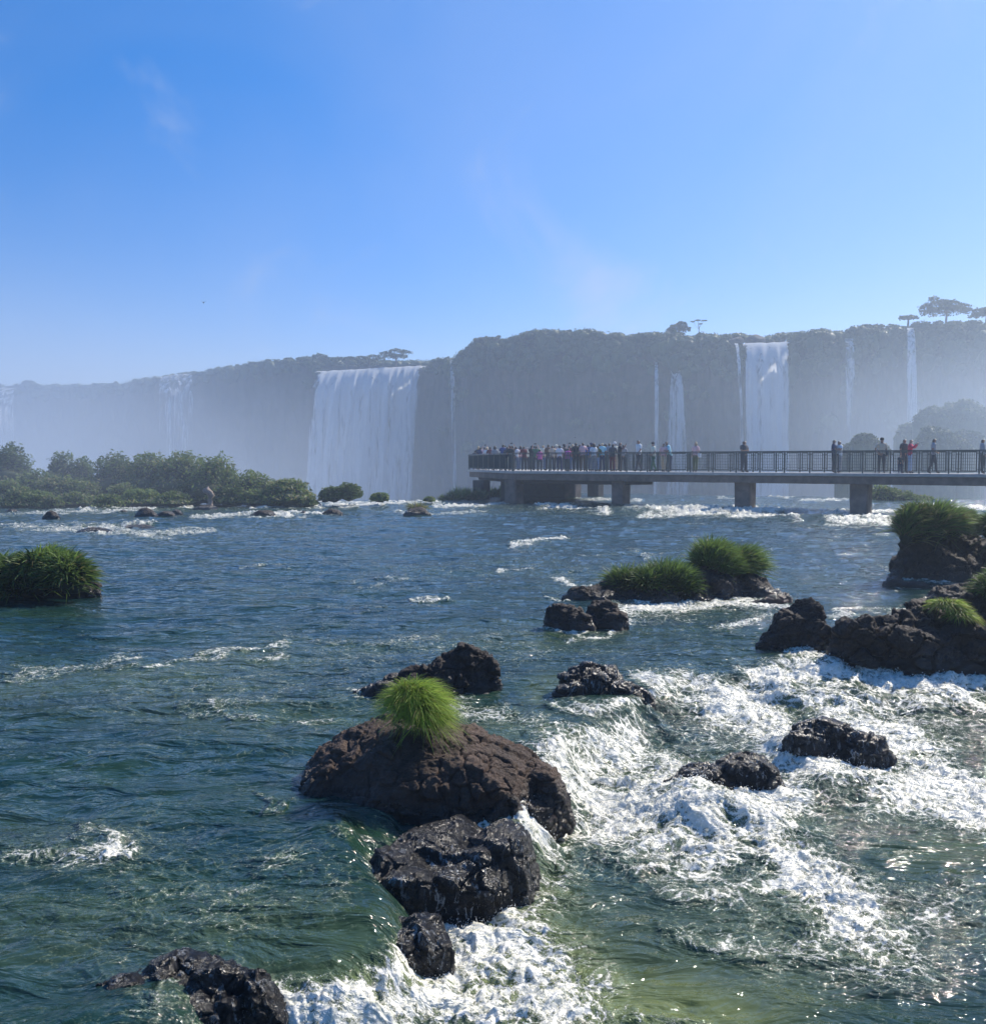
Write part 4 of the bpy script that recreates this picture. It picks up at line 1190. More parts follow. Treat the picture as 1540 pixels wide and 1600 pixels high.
def cliff_veg():
    iv, jf = ico(2)
    VV, FF, T, n0 = [], [], [], 0
    LV, LT = [], []
    def water_gap(u):
        return 505 < u < 668 or 1156 < u < 1234
    k = 0
    while k < 3000:
        u = rng.uniform(-300, 1800)
        if rng.random() > (0.35 if u < 480 else 1.0): continue
        if water_gap(u): k += 1; continue
        row = rng.random()
        if row < 0.5: dz, out, s = rng.uniform(-1.6, 0.2), rng.uniform(-4, 1.5), 0.5 + 2.0 * rng.random() ** 2.5
        elif row < 0.62 and u > 480:
            band = rng.integers(1, 5); dz = -band * 7 + rng.uniform(-1.2, 1.2) + 2.5 * math.sin(u * 0.02); out = 1.5 + abs(dz) * 0.16 + rng.uniform(0, 2.5); s = rng.uniform(0.4, 1.5)
            if math.sin(u * 0.05 + band * 2.1) + rng.uniform(-.6, .6) < 0: continue
        else:
            dz = -rng.random() ** 1.6 * (9 if u > 700 else 4); out = 1.0 + abs(dz) * 0.35 + rng.uniform(0, 2.0); s = rng.uniform(0.6, 1.9)
        if row < 0.5: dz -= s * 0.7
        elif dz > -3: dz -= s * 0.8
        P = cliff_point(u, dz, out)
        d = iv * (0.80 + 0.45 * fbm3(iv * 2.1 + u, 3, 0.7)[:, None])
        sz = np.array([s, s, s * (rng.uniform(0.45, 0.75) if row < 0.5 or dz > -3 else rng.uniform(0.7, 1.6))])
        VV.append(d * sz + P); FF.append(jf + n0); n0 += len(iv)
        tone = np.clip(rng.uniform(0.2, 0.8) + 0.3 * d[:, 2], 0, 1)  # tops painted lighter, shading put into the tone
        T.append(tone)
        m = 55
        e = rng.normal(size=(m, 3)); e[:, 2] = np.abs(e[:, 2]) * 1.0 - 0.2; e /= np.linalg.norm(e, axis=1, keepdims=True)
        LV.append(P + e * sz * rng.uniform(0.9, 1.18, (m, 1))); LT.append(np.clip(rng.normal(0.5, 0.25, m), 0, 1))
        k += 1
    V = np.concatenate(VV); F = np.concatenate(FF)
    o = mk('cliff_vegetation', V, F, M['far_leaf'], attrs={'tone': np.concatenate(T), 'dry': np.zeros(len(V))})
    tag(o, kind='stuff')
    c = np.concatenate(LV)
    V2, F2 = leaf_cloud(c, rng.uniform(0.2, 0.7, len(c)), 2.2, 0.0)
    o2 = mk('cliff_leaves', V2, F2, M['far_leaf'], smooth=False, attrs={'tone': np.repeat(np.concatenate(LT), 4), 'dry': np.repeat((rng.random(len(c)) < .1) * 0.7, 4)})
    tag(o2, kind='stuff')
cliff_veg()
def far_bank(us, vt, D, n, s0, s1, name, depth=6):
    iv, jf = ico(2); VV, FF, T, n0, LV = [], [], [], 0, []
    for _ in range(n):
        u = rng.uniform(us[0], us[-1]); v = np.interp(u, us, vt) + rng.exponential(3.0)
        P = at(u, v, D + rng.uniform(-depth, depth)); sz = rng.uniform(s0, s1)
        d = iv * (0.85 + 0.35 * perlin3(iv * 1.7 + u)[:, None])
        VV.append(d * np.array([sz, sz, sz * .75]) + P - np.array([0, 0, sz * .75])); FF.append(jf + n0); n0 += len(iv)
        T.append(np.clip(rng.uniform(0.1, 0.7) + 0.3 * d[:, 2], 0, 1))  # upper side of each clump toned lighter, as if lit from above
        e = rng.normal(size=(30, 3)); e[:, 2] = np.abs(e[:, 2]); e /= np.linalg.norm(e, axis=1, keepdims=True)
        LV.append(P - np.array([0, 0, sz * .75]) + e * sz * np.array([1, 1, .75]) * rng.uniform(.9, 1.25, (30, 1)))
    V = np.concatenate(VV)
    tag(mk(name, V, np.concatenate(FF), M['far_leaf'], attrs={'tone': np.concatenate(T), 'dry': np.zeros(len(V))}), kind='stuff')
    c = np.concatenate(LV); V2, F2 = leaf_cloud(c, rng.uniform(0.25, 0.6, len(c)), 2.0)
    tag(mk(name, V2, F2, M['far_leaf'], smooth=False, attrs={'tone': np.repeat(rng.random(len(c)), 4), 'dry': np.zeros(len(c) * 4)}), kind='stuff')
far_bank([470, 500, 560, 600, 640, 680, 720], [556, 557, 561, 563, 562, 563, 560], 292, 330, 1.0, 2.4, 'bank_vegetation')
far_bank([1120, 1150, 1190, 1215, 1250], [524, 520, 527, 520, 518], 212, 120, 0.6, 1.4, 'bank_vegetation')
bank = mk('upper_river_bank', np.array([at(450, 572, 300), at(740, 572, 300), at(740, 572, 282), at(450, 572, 282), at(450, 640, 300), at(740, 640, 300), at(740, 640, 282), at(450, 640, 282)]),
          [(0, 1, 2, 3), (4, 7, 6, 5), (0, 4, 5, 1), (1, 5, 6, 2), (2, 6, 7, 3), (3, 7, 4, 0)], M['cliff'], smooth=False)
tag(bank, kind='structure')

def far_tree(label, u, vb, vt, hw, D, crowns, leaf=0.55, n=1500, name='tree', trunk_r=0.18):
    b = at(u, vb, D); t = at(u, vt, D); H = t[2] - b[2]
    root = empty(name, b)
    tag(root, label, 'tree', 'trees on the skyline above the falls')
    m = hw * D / 1500
    tv, tf = tube([(0, 0, -1.5), (0.05 * m, 0, H * 0.4), (-0.04 * m, 0, H * 0.8)], [trunk_r * 1.5, trunk_r, trunk_r * 0.5], 7)
    mk('trunk', tv, tf, M['bark'], parent=root)
    lobes = [(cx * m, rng.uniform(-0.3, 0.3) * m, cz * H, rx * m, rx * m, rz * H) for cx, cz, rx, rz in crowns]
    mb = MB()
    for l in lobes:
        mb.bar((0, 0, H * 0.35), (l[0] * 0.9, l[1] * 0.9, l[2]), trunk_r * 0.6)
    mb.build('limb', M['bark'], root)
    bush('crown', None, None, lobes, n, leaf, 'far_leaf', parent=root, tone=0.35, aspect=1.8, dry=0.03)
    return root
far_tree('flat topped dark tree above the large left waterfall', 618, 570, 545, 26, 268, [(-.5, .6, .45, .18), (.1, .8, .5, .16), (.6, .75, .4, .14), (.2, .5, .5, .15), (-.1, .45, .6, .15)], n=1500, leaf=0.5)
far_tree('low dark tree left of the flat topped one above the waterfall', 576, 572, 553, 24, 270, [(-.4, .6, .5, .2), (.3, .75, .5, .2), (.7, .55, .35, .2), (-.1, .4, .7, .2)], n=1100, leaf=0.5)
far_tree('wide low tree crown at the upstream left of the waterfall lip', 540, 573, 556, 26, 272, [(-.3, .6, .6, .3), (.4, .6, .5, .3)], n=900, leaf=0.5)
far_tree('dark bushy tree rising from the cliff top left of the thin tall tree', 1060, 525, 502, 18, 214, [(-.2, .5, .6, .3), (.2, .75, .45, .2), (.5, .4, .5, .25), (-.6, .35, .4, .25)], n=1400, leaf=0.45)
far_tree('thin tall tree with small flat leaf plates against the sky', 1091, 522, 500, 12, 214, [(-.1, .98, .35, .03), (.7, .95, .35, .03), (.25, .7, .25, .05), (-.8, .88, .25, .03)], n=260, leaf=0.35, trunk_r=0.08)
far_tree('big spreading tree on the skyline at the right', 1477, 500, 464, 36, 196, [(-.6, .8, .22, .2), (-.25, .6, .5, .25), (.25, .62, .5, .25), (.7, .5, .4, .22), (-.75, .5, .3, .25), (0, .35, .9, .2)], n=3200, leaf=0.45)
far_tree('tree partly cut by the right edge on the skyline', 1540, 500, 478, 22, 195, [(-.4, .6, .5, .25), (.4, .75, .6, .25), (0, .35, .9, .2)], n=1500, leaf=0.45)
far_tree('small dark bushy tree left of the big spreading skyline tree', 1418, 505, 492, 14, 197, [(-.3, .6, .6, .3), (.4, .6, .6, .3)], n=700, leaf=0.4)
far_tree('small hazy tree on the far left skyline', 47, 604, 595, 12, 312, [(0, .5, .8, .45)], n=400, leaf=0.6)
far_tree('round low treetop on the skyline left of the big waterfall', 500, 570, 553, 14, 275, [(0, .6, .8, .4), (.5, .4, .7, .3)], n=700, leaf=0.5)

# ------------------------------------------------------------------ waterfalls
def waterfall(label, u0, u1, v0, v1, D, ub0=None, ub1=None, zb=-40, mat='fall', fold=1.0, jut=6.0, nc=None, seed=1, edge_w=0.12):
    """a sheet over the lip: starts behind it, curves over and falls clear of the wall"""
    w = (u1 - u0) * D / 1500
    nc = nc or max(10, int(w / 0.35)); nr = 70
    S = np.linspace(0, 1, nc)
    lip = np.array([at(u0 + (u1 - u0) * s, v0 + (v1 - v0) * s, D) for s in S])
    lip[:, 2] += 0.25 * fbm2(S * w * 0.5, S * 0 + seed, 3)
    ub0 = u0 if ub0 is None else ub0; ub1 = u1 if ub1 is None else ub1
    bot = np.array([at(ub0 + (ub1 - ub0) * s, 780, D) for s in S])
    zs = lip[:, 2]
    rows = []; E = []
    for back in (14, 7, 3, 1.2):
        P = lip * (1 + back / D); P[:, 2] = zs + 0.10 * back ** 0.8 + 0.35 * np.abs(fbm2(S * w * 0.6, S * 0 + back, 3)) - 0.1
        rows.append(P)
        E.append(np.ones(nc) * 1.0)
    for k in range(nr):
        t = k / (nr - 1)
        z = zs * (1 - t) + zb * t
        drop = zs - z
        H = zs - (at(u0, 780, D)[2])
        sp = np.clip(drop / H, 0, 1.6) ** 0.6
        P = lip + (bot - lip) * sp[:, None] * np.array([1, 1, 0])
        pw = np.abs(fbm2(S * w * 0.22 + seed, t * 0.5 + S * 0, 4, 0.6, off=seed)) * 4.5 * fold
        out = jut * (1 - np.exp(-drop / 3.0)) + pw * np.minimum(1, drop / 6) + 0.5 * fold * fbm2(S * w * 0.9, z * 0.09, 4, 0.6, off=seed * 2)
        scl = 1 - (out + 1.0) / D
        P[:, 0] *= scl; P[:, 1] *= scl; P[:, 2] = z
        rows.append(P)
        ee = sstep(0, edge_w, S) * sstep(1, 1 - edge_w, S)
        E.append(0.25 + 0.75 * ee - 0.25 * t)
    V = np.array(rows); R, C = V.shape[:2]
    i = np.arange(R - 1)[:, None] * C + np.arange(C - 1)[None, :]
    F = np.stack([i, i + C, i + C + 1, i + 1], -1).reshape(-1, 4)
    base = V[4, C // 2].copy()
    o = mk('waterfall', V.reshape(-1, 3) - base, F, M[mat], attrs={'edge': np.clip(np.array(E), 0, 1).ravel()})
    o.location = Vector(base.tolist())
    tag(o, label, 'waterfall', 'waterfalls along the far cliff')
    return o
waterfall('widest white waterfall, a broad curtain left of the walkway end', 492, 668, 581, 571, 262, 462, 655, seed=3, fold=1.1, edge_w=0.10)
waterfall('tall broad waterfall falling behind the walkway at the right', 1160, 1234, 537, 535, 199, 1158, 1240, seed=5, fold=0.8)
waterfall('thin side stream running down just left of the tall right waterfall', 1147, 1153, 537, 537, 199, 1158, 1164, seed=6, mat='fall_thin', nc=14, fold=0.3)
waterfall('single thread of water on the dark cliff right of the widest waterfall', 702, 709, 562, 562, 247, 706, 714, seed=7, mat='fall_thin', nc=16, fold=0.3)
waterfall('narrow waterfall widening downward in the middle of the cliff', 1050, 1060, 560, 560, 209, 1036, 1080, seed=8, mat='fall_thin', nc=24, fold=0.6, jut=4)
waterfall('faint thin fall just left of the narrow widening waterfall', 1022, 1027, 566, 566, 211, 1020, 1032, seed=9, mat='fall_thin', nc=14, fold=0.3)
waterfall('fine threads of water between the two right waterfalls', 1318, 1334, 530, 530, 196, 1318, 1338, seed=10, mat='fall_faint', nc=20, fold=0.4)
waterfall('slender pale waterfall beneath the skyline trees at the right', 1416, 1428, 513, 513, 192, 1412, 1436, seed=11, mat='fall_thin', nc=20, fold=0.4)
waterfall('distant misty fall at the left edge of the picture', -20, 26, 606, 606, 300, -26, 30, seed=12, mat='fall_faint', nc=40)
waterfall('distant veiled fall on the hazy left cliff', 245, 305, 590, 582, 290, 240, 310, seed=13, mat='fall_faint', nc=50)
# foam and rocks upstream of the right-hand lip
rr = at(1180, 532, 201)
rk, rf = ico(4)
def far_boulder(label, u, v, hw, hh, D, mat='rock_far', seed=1, group='boulders by the falls', amp=0.25, name='boulder', cat='boulder'):
    q = at(u, v, D); rx = hw * D / 1500; rz = hh * D / 1500
    V, F = faceted(4, np.random.default_rng(seed), 12, 0.7)
    V = V * np.array([rx, rx * 0.8, rz]); V = V + perlin3(V * 1.2 / rx * 1.5)[:, None] * rx * amp * 0.4
    o = mk(name, V, F, M[mat]); o.location = Vector(q.tolist())
    tag(o, label, cat, group)
    return o
far_boulder('rounded boulder on the lip above the tall right waterfall', 1180, 533, 14, 9, 202, seed=2)
far_boulder('low boulder at the left of the tall right waterfall lip', 1150, 533, 12, 6, 202, seed=3)
# mossy mounds standing in the gorge behind the walkway
def mossy(label, lobes, D, seed):
    r = np.random.default_rng(seed)
    iv, jf = ico(4)
    VV, FF, n0, LC = [], [], 0, []
    for u, vt, hw in lobes:
        t = at(u, vt, D + r.uniform(-4, 4)); rx = hw * D / 1500
        h = t[2] + 25
        d = iv * (0.88 + 0.42 * fbm3(iv * 1.8 + u, 5, 0.6)[:, None])
        V = d * np.array([rx, rx * 0.9, rx * 0.9]); V[:, 2] += t[2] - rx * 0.9
        V[:, 0] += t[0]; V[:, 1] += t[1]
        low = V[:, 2] < t[2] - rx * 0.9; V[low, 2] -= 20
        VV.append(V); FF.append(jf + n0); n0 += len(V)
        m = 900
        e = r.normal(size=(m, 3)); e[:, 2] = np.abs(e[:, 2]); e /= np.linalg.norm(e, axis=1, keepdims=True)
        LC.append(e * (0.92 + 0.42 * fbm3(e * 1.8 + u, 5, 0.6)[:, None]) * rx * np.array([1, .9, .9]) + np.array([t[0], t[1], t[2] - rx * 0.9]))
    V = np.concatenate(VV); base = np.array([V[:, 0].mean(), V[:, 1].mean(), V[:, 2].min()])
    o = mk('mossy_mound', V - base, np.concatenate(FF), M['mound']); o.location = Vector(base.tolist())
    tag(o, label, 'mossy rock', 'mossy rocks in the mist behind the walkway')
    c = np.concatenate(LC) - base
    V2, F2 = leaf_cloud(c, r.uniform(0.2, 0.55, len(c)), 2.2, 0.0, r=r)
    g = mk('moss_grass', V2, F2, M['far_leaf'], smooth=False, parent=o, attrs={'tone': np.repeat(r.random(len(c)), 4), 'dry': np.zeros(len(c) * 4)})
mossy('low rounded mossy rock in the mist behind the couple on the walkway', [(1350, 676, 22), (1330, 690, 26), (1372, 692, 20)], 120, 1)
mossy('large domed mossy rock in the mist behind the man in the grey shirt', [(1462, 665, 34), (1440, 685, 34), (1490, 680, 30), (1510, 670, 26)], 122, 2)
mossy('high mossy rock shelf in the mist at the right edge', [(1460, 634, 30), (1430, 655, 34), (1500, 622, 45), (1560, 640, 60), (1470, 650, 50)], 140, 3)

# ================================================================== walkway
FA = np.array([1.2, 59.0]); FB = np.array([22.6, 44.0])
FD = (FB - FA) / np.linalg.norm(FB - FA)
FN = np.array([-FD[1], FD[0]])            # away from the camera
if FN[1] < 0: FN = -FN
DECK = 2.05
def fl(s, w=0.0, z=DECK):                 # s metres along the front edge, w metres inwards
    q = FA + FD * s + FN * w
    return np.array([q[0], q[1], z])
def s_of_u(u, w=0.0):
    k = (u - 770) / 1500 * 1.0
    q = FA + FN * w
    # (q0 + FD0 s) = k*(q1 + FD1 s) using depth ~ y
    return (k * q[1] - q[0]) / (FD[0] - k * FD[1])
S_END = 40.0
WIDTH = 2.7
PL_A = np.array([-1.9, 72.0])
S_PL = s_of_u(985, 0)                      # platform merges into the walkway here
PL_C = fl(S_PL + 1.0, WIDTH)[:2]
PL_B = np.array([5.2, 75.5])
walk = empty('viewing_walkway', (FA[0], FA[1], 0))
tag(walk, 'long concrete viewing walkway on piers with green railings and an end platform', 'walkway')
WO = np.array([FA[0], FA[1], 0.0])
def prism(poly, z0, z1):
    n = len(poly)
    V = [(p[0], p[1], z0) for p in poly] + [(p[0], p[1], z1) for p in poly]
    return V, n
def prism_obj(name, poly, z0, z1, mat):
    me = bpy.data.meshes.new(name)
    n = len(poly)
    V = [(p[0] - WO[0], p[1] - WO[1], z0) for p in poly] + [(p[0] - WO[0], p[1] - WO[1], z1) for p in poly]
    F = [tuple(range(n))[::-1], tuple(range(n, 2 * n))] + [(i, (i + 1) % n, n + (i + 1) % n, n + i) for i in range(n)]
    me.from_pydata(V, [], F); me.materials.append(mat)
    o = bpy.data.objects.new(name, me); COL.objects.link(o); o.parent = walk
    bm = bmesh.new(); bm.from_mesh(me); bmesh.ops.recalc_face_normals(bm, faces=bm.faces); bm.to_mesh(me); bm.free()
    b = o.modifiers.new('bevel', 'BEVEL'); b.width = 0.02; b.segments = 1
    return o
foot = [PL_A, FA, fl(S_END)[:2], fl(S_END, WIDTH)[:2], PL_C, PL_B]
def shrink(poly, d):
    c = []
    n = len(poly)
    for i in range(n):
        p0, p1, p2 = np.array(poly[i - 1]), np.array(poly[i]), np.array(poly[(i + 1) % n])
        e1 = (p1 - p0) / np.linalg.norm(p1 - p0); e2 = (p2 - p1) / np.linalg.norm(p2 - p1)
        n1 = np.array([-e1[1], e1[0]]); n2 = np.array([-e2[1], e2[0]])
        b = n1 + n2; b /= max(np.dot(b, n1), 0.3)
        c.append(p1 + b * d)
    return c
prism_obj('deck_slab', foot, DECK - 0.16, DECK, M['deck'])
prism_obj('edge_girder', shrink(foot, 0.12), 1.50, DECK - 0.165, M['concrete'])
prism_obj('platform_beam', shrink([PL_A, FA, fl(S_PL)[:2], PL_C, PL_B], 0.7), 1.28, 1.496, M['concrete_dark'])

def pier(u, vb, w, Yover=None, d=1.0, top=1.5, woff=0.5, flare=1.04, mat='concrete'):
    if Yover is None:
        s = s_of_u(u, woff + d / 2); c = fl(s, woff + d / 2)[:2]
    else:
        c = at(u, vb, Yover)[:2]
    hw, hd = w / 2, d / 2
    V = []
    for z, k in ((-1.2, 1.0), (0.3, 1.0), (top, flare)):
        for (a, b) in ((-1, -1), (-1, -.8), (-.8, -1), (.8, -1), (1, -.8), (1, .8), (.8, 1), (-.8, 1), (-1, .8)):
            pass
        for (a, b) in ((-.85, -1), (.85, -1), (1, -.82), (1, .82), (.85, 1), (-.85, 1), (-1, .82), (-1, -.82)):
            q = c + FD * a * hw * k + FN * b * hd
            V.append((q[0] - WO[0], q[1] - WO[1], z))
    F = []
    for r_ in range(2):
        for j in range(8):
            F.append((r_ * 8 + j, r_ * 8 + (j + 1) % 8, (r_ + 1) * 8 + (j + 1) % 8, (r_ + 1) * 8 + j))
    o = mk('pier', V, F, M[mat], parent=walk, smooth=False)
    return o
for u in (970, 1164, 1345, 1560): pier(u, 0, 0.76 if u < 1000 else 0.86)
pier(803, 785, 0.85, woff=0.35)
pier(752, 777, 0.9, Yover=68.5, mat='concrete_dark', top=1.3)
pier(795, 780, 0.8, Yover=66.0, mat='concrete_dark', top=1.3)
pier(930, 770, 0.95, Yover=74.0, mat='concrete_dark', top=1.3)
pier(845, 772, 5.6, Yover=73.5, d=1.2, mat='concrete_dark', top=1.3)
pier(895, 772, 0.9, Yover=71.5, mat='concrete', top=1.3)

# railing
def rail_run(a, b, step=1.28, dense=False, lean=True):
    a = np.array(a, float); b = np.array(b, float)
    Ln = np.linalg.norm(b - a); n = max(1, round(Ln / step)); d = (b - a) / Ln
    A3 = np.array([a[0] - WO[0], a[1] - WO[1], 0]); D3 = np.array([d[0], d[1], 0])
    H = 1.10
    m = MB(); m.bar(A3 + [0, 0, DECK + H], A3 + D3 * Ln + [0, 0, DECK + H], 0.07, 0.05); m.build('top_rail', M['rail'], walk)
    for i in range(n + 1):
        q = A3 + D3 * (Ln * i / n)
        m = MB(); m.box(q + [0, 0, DECK + (H - 0.03) / 2], (0.065, 0.065, H - 0.03), np.array([D3, [-D3[1], D3[0], 0], [0, 0, 1.]]))
        m.build('post', M['rail'], walk)
        if i == n: break
        st_ = Ln / n; x0, x1 = 0.12, st_ - 0.12
        q0, q1 = q + D3 * x0, q + D3 * x1
        z0, z1 = DECK + 0.12, DECK + H - 0.06
        m = MB()
        m.bar(q0 + [0, 0, z0 - 0.02], q0 + [0, 0, z1], 0.04); m.bar(q1 + [0, 0, z0 - 0.02], q1 + [0, 0, z1], 0.04)
        m.bar(q0 + [0, 0, z0], q1 + [0, 0, z0], 0.035); m.bar(q0 + [0, 0, z1], q1 + [0, 0, z1], 0.035)
        m.bar(q + D3 * 0.03 + [0, 0, z1 - .1], q0 + [0, 0, z1 - .1], 0.03); m.bar(q1 + [0, 0, z1 - .1], q + D3 * (st_ - .03) + [0, 0, z1 - .1], 0.03)
        m.bar(q + D3 * 0.03 + [0, 0, z0 + .1], q0 + [0, 0, z0 + .1], 0.03); m.bar(q1 + [0, 0, z0 + .1], q + D3 * (st_ - .03) + [0, 0, z0 + .1], 0.03)
        pan = m.build('infill_frame', M['rail'], walk)
        m = MB(); k = 34 if dense else 11
        for j in range(1, k):
            w = q0 + (q1 - q0) * j / k
            m.bar(w + [0, 0, z0], w + [0, 0, z1], 0.034 if dense else 0.012)
        for j in range(1, 8 if dense else 6):
            zz = z0 + (z1 - z0) * j / (8 if dense else 6)
            m.bar(q0 + [0, 0, zz], q1 + [0, 0, zz], 0.016 if dense else 0.007)
        tag(m.build('wire_mesh', M['rail_dark'], pan), kind='stuff')
ins = 0.10
rail_run(fl(0.0, ins)[:2], fl(S_END, ins)[:2])
rail_run(PL_A + FN * 0 + np.array([0.1, -0.05]), fl(0, ins)[:2] + np.array([-0.05, 0.1]), dense=True, step=1.6)
rail_run(PL_C - FN * ins, fl(S_END, WIDTH - ins)[:2])
rail_run(PL_B - np.array([0, .1]), PL_C - FN * ins)
rail_run(PL_A + np.array([0.15, 0.05]), PL_B - np.array([0.1, .1]))

# ================================================================== people
CLOTH = {}
def cloth(name, col, rough=0.85):
    if name not in CLOTH:
        CLOTH[name] = simple('cloth_' + name, tuple(min(0.85, x * 1.7 + 0.015) for x in col), rough, 0.12, 20)
    return CLOTH[name]
COLS = {'black': (0.012, 0.012, 0.014), 'charcoal': (0.035, 0.035, 0.04), 'navy': (0.015, 0.02, 0.06), 'dark blue': (0.02, 0.04, 0.14), 'blue': (0.05, 0.12, 0.35),
        'light blue': (0.25, 0.45, 0.62), 'white': (0.75, 0.75, 0.75), 'cream': (0.55, 0.48, 0.38), 'beige': (0.36, 0.30, 0.22), 'grey': (0.20, 0.20, 0.21),
        'pink': (0.75, 0.10, 0.28), 'pale pink': (0.55, 0.30, 0.30), 'red': (0.45, 0.03, 0.06), 'maroon': (0.10, 0.015, 0.02), 'olive': (0.07, 0.08, 0.03),
        'green': (0.03, 0.09, 0.05), 'brown': (0.09, 0.05, 0.03), 'jeans': (0.06, 0.09, 0.16), 'pale jeans': (0.25, 0.31, 0.42), 'teal': (0.03, 0.14, 0.15)}
SKIN = {'light': simple('skin_light', (0.52, 0.32, 0.24), 0.6), 'tan': simple('skin_tan', (0.34, 0.19, 0.13), 0.6), 'dark': simple('skin_dark', (0.12, 0.065, 0.04), 0.6)}
HAIR = {'black': simple('hair_black', (0.01, 0.009, 0.008), 0.5), 'brown': simple('hair_brown', (0.06, 0.035, 0.02), 0.5), 'blonde': simple('hair_blonde', (0.50, 0.36, 0.19), 0.5), 'grey': simple('hair_grey', (0.35, 0.34, 0.33), 0.6)}

def skeleton(pose):
    """joints of a 1.72 m figure facing -Y; returns points, radii, edges, arms"""
    hipw, shw = 0.10, 0.19
    bend = {'lean': 0.22, 'photo': 0.05, 'bow': 0.35}.get(pose, 0.0)
    def sp(z): return -(max(0, z - 0.95)) * bend
    pts = [(0, 0, 0.96), (0, sp(1.12), 1.12), (0, sp(1.30), 1.30), (0, sp(1.44), 1.44), (0, sp(1.5) - 0.01, 1.52), (0, sp(1.58) - 0.03, 1.62), (0, sp(1.66) - 0.02, 1.69)]
    rad = [0.135, 0.118, 0.135, 0.10, 0.052, 0.088, 0.075]
    edg = [(0, 1), (1, 2), (2, 3), (3, 4), (4, 5), (5, 6)]
    stride = {'walk': 0.24, 'stroll': 0.14}.get(pose, 0.03)
    for sx in (-1, 1):
        st_ = stride * sx
        i = len(pts)
        pts += [(sx * hipw, 0, 0.88), (sx * (hipw + .01), -st_ * 0.6 - 0.02, 0.48), (sx * (hipw + .01), -st_ + (0.10 if st_ < -0.05 else 0), 0.09), (sx * (hipw + .02), -st_ - 0.14 + (0.08 if st_ < -0.05 else 0), 0.035)]
        rad += [0.088, 0.060, 0.042, 0.036]
        edg += [(0, i), (i, i + 1), (i + 1, i + 2), (i + 2, i + 3)]
    y0 = sp(1.42)
    arms = {
        'stand': [((.23, .02, 1.16), (.24, -.06, .92), (.24, -.08, .84))] * 2,
        'walk': [((.23, .10, 1.17), (.22, .06, .93), (.22, .04, .85)), ((.23, -.06, 1.17), (.20, -.22, .99), (.19, -.28, .94))],
        'stroll': [((.24, .02, 1.17), (.20, -.18, 1.02), (.14, -.25, 1.0))] * 2,
        'lean': [((.24, y0 - .12, 1.18), (.20, y0 - .34, 1.13), (.14, y0 - .40, 1.14))] * 2,
        'bow': [((.22, y0 - .10, 1.14), (.12, y0 - .28, 1.2), (.08, y0 - .3, 1.24))] * 2,
        'photo': [((.27, y0 - .16, 1.30), (.14, y0 - .32, 1.50), (.08, y0 - .34, 1.56))] * 2,
        'highphoto': [((.25, y0 - .10, 1.50), (.18, y0 - .20, 1.74), (.14, y0 - .22, 1.82))] * 2,
        'onearm': [((.24, .02, 1.16), (.24, -.06, .92), (.24, -.08, .84)), ((.27, -.10, 1.55), (.22, -.16, 1.80), (.20, -.18, 1.88))],
        'hip': [((.30, .04, 1.20), (.19, -.05, 1.02), (.14, -.09, 1.0)), ((.23, .02, 1.16), (.24, -.06, .92), (.24, -.08, .84))],
        'crossed': [((.25, -.04, 1.18), (.05, -.22, 1.20), (-.03, -.22, 1.22))] * 2,
        'hug': [((.27, -.12, 1.24), (.16, -.34, 1.26), (.08, -.40, 1.28))] * 2,
    }[pose]
    for sx, (el, wr, hd) in zip((-1, 1), arms):
        i = len(pts)
        pts += [(sx * shw, y0, 1.43)] + [(sx * q[0], q[1], q[2]) for q in (el, wr, hd)]
        rad += [0.060, 0.043, 0.030, 0.032]
        edg += [(3, i), (i, i + 1), (i + 1, i + 2), (i + 2, i + 3)]
    return pts, rad, edg

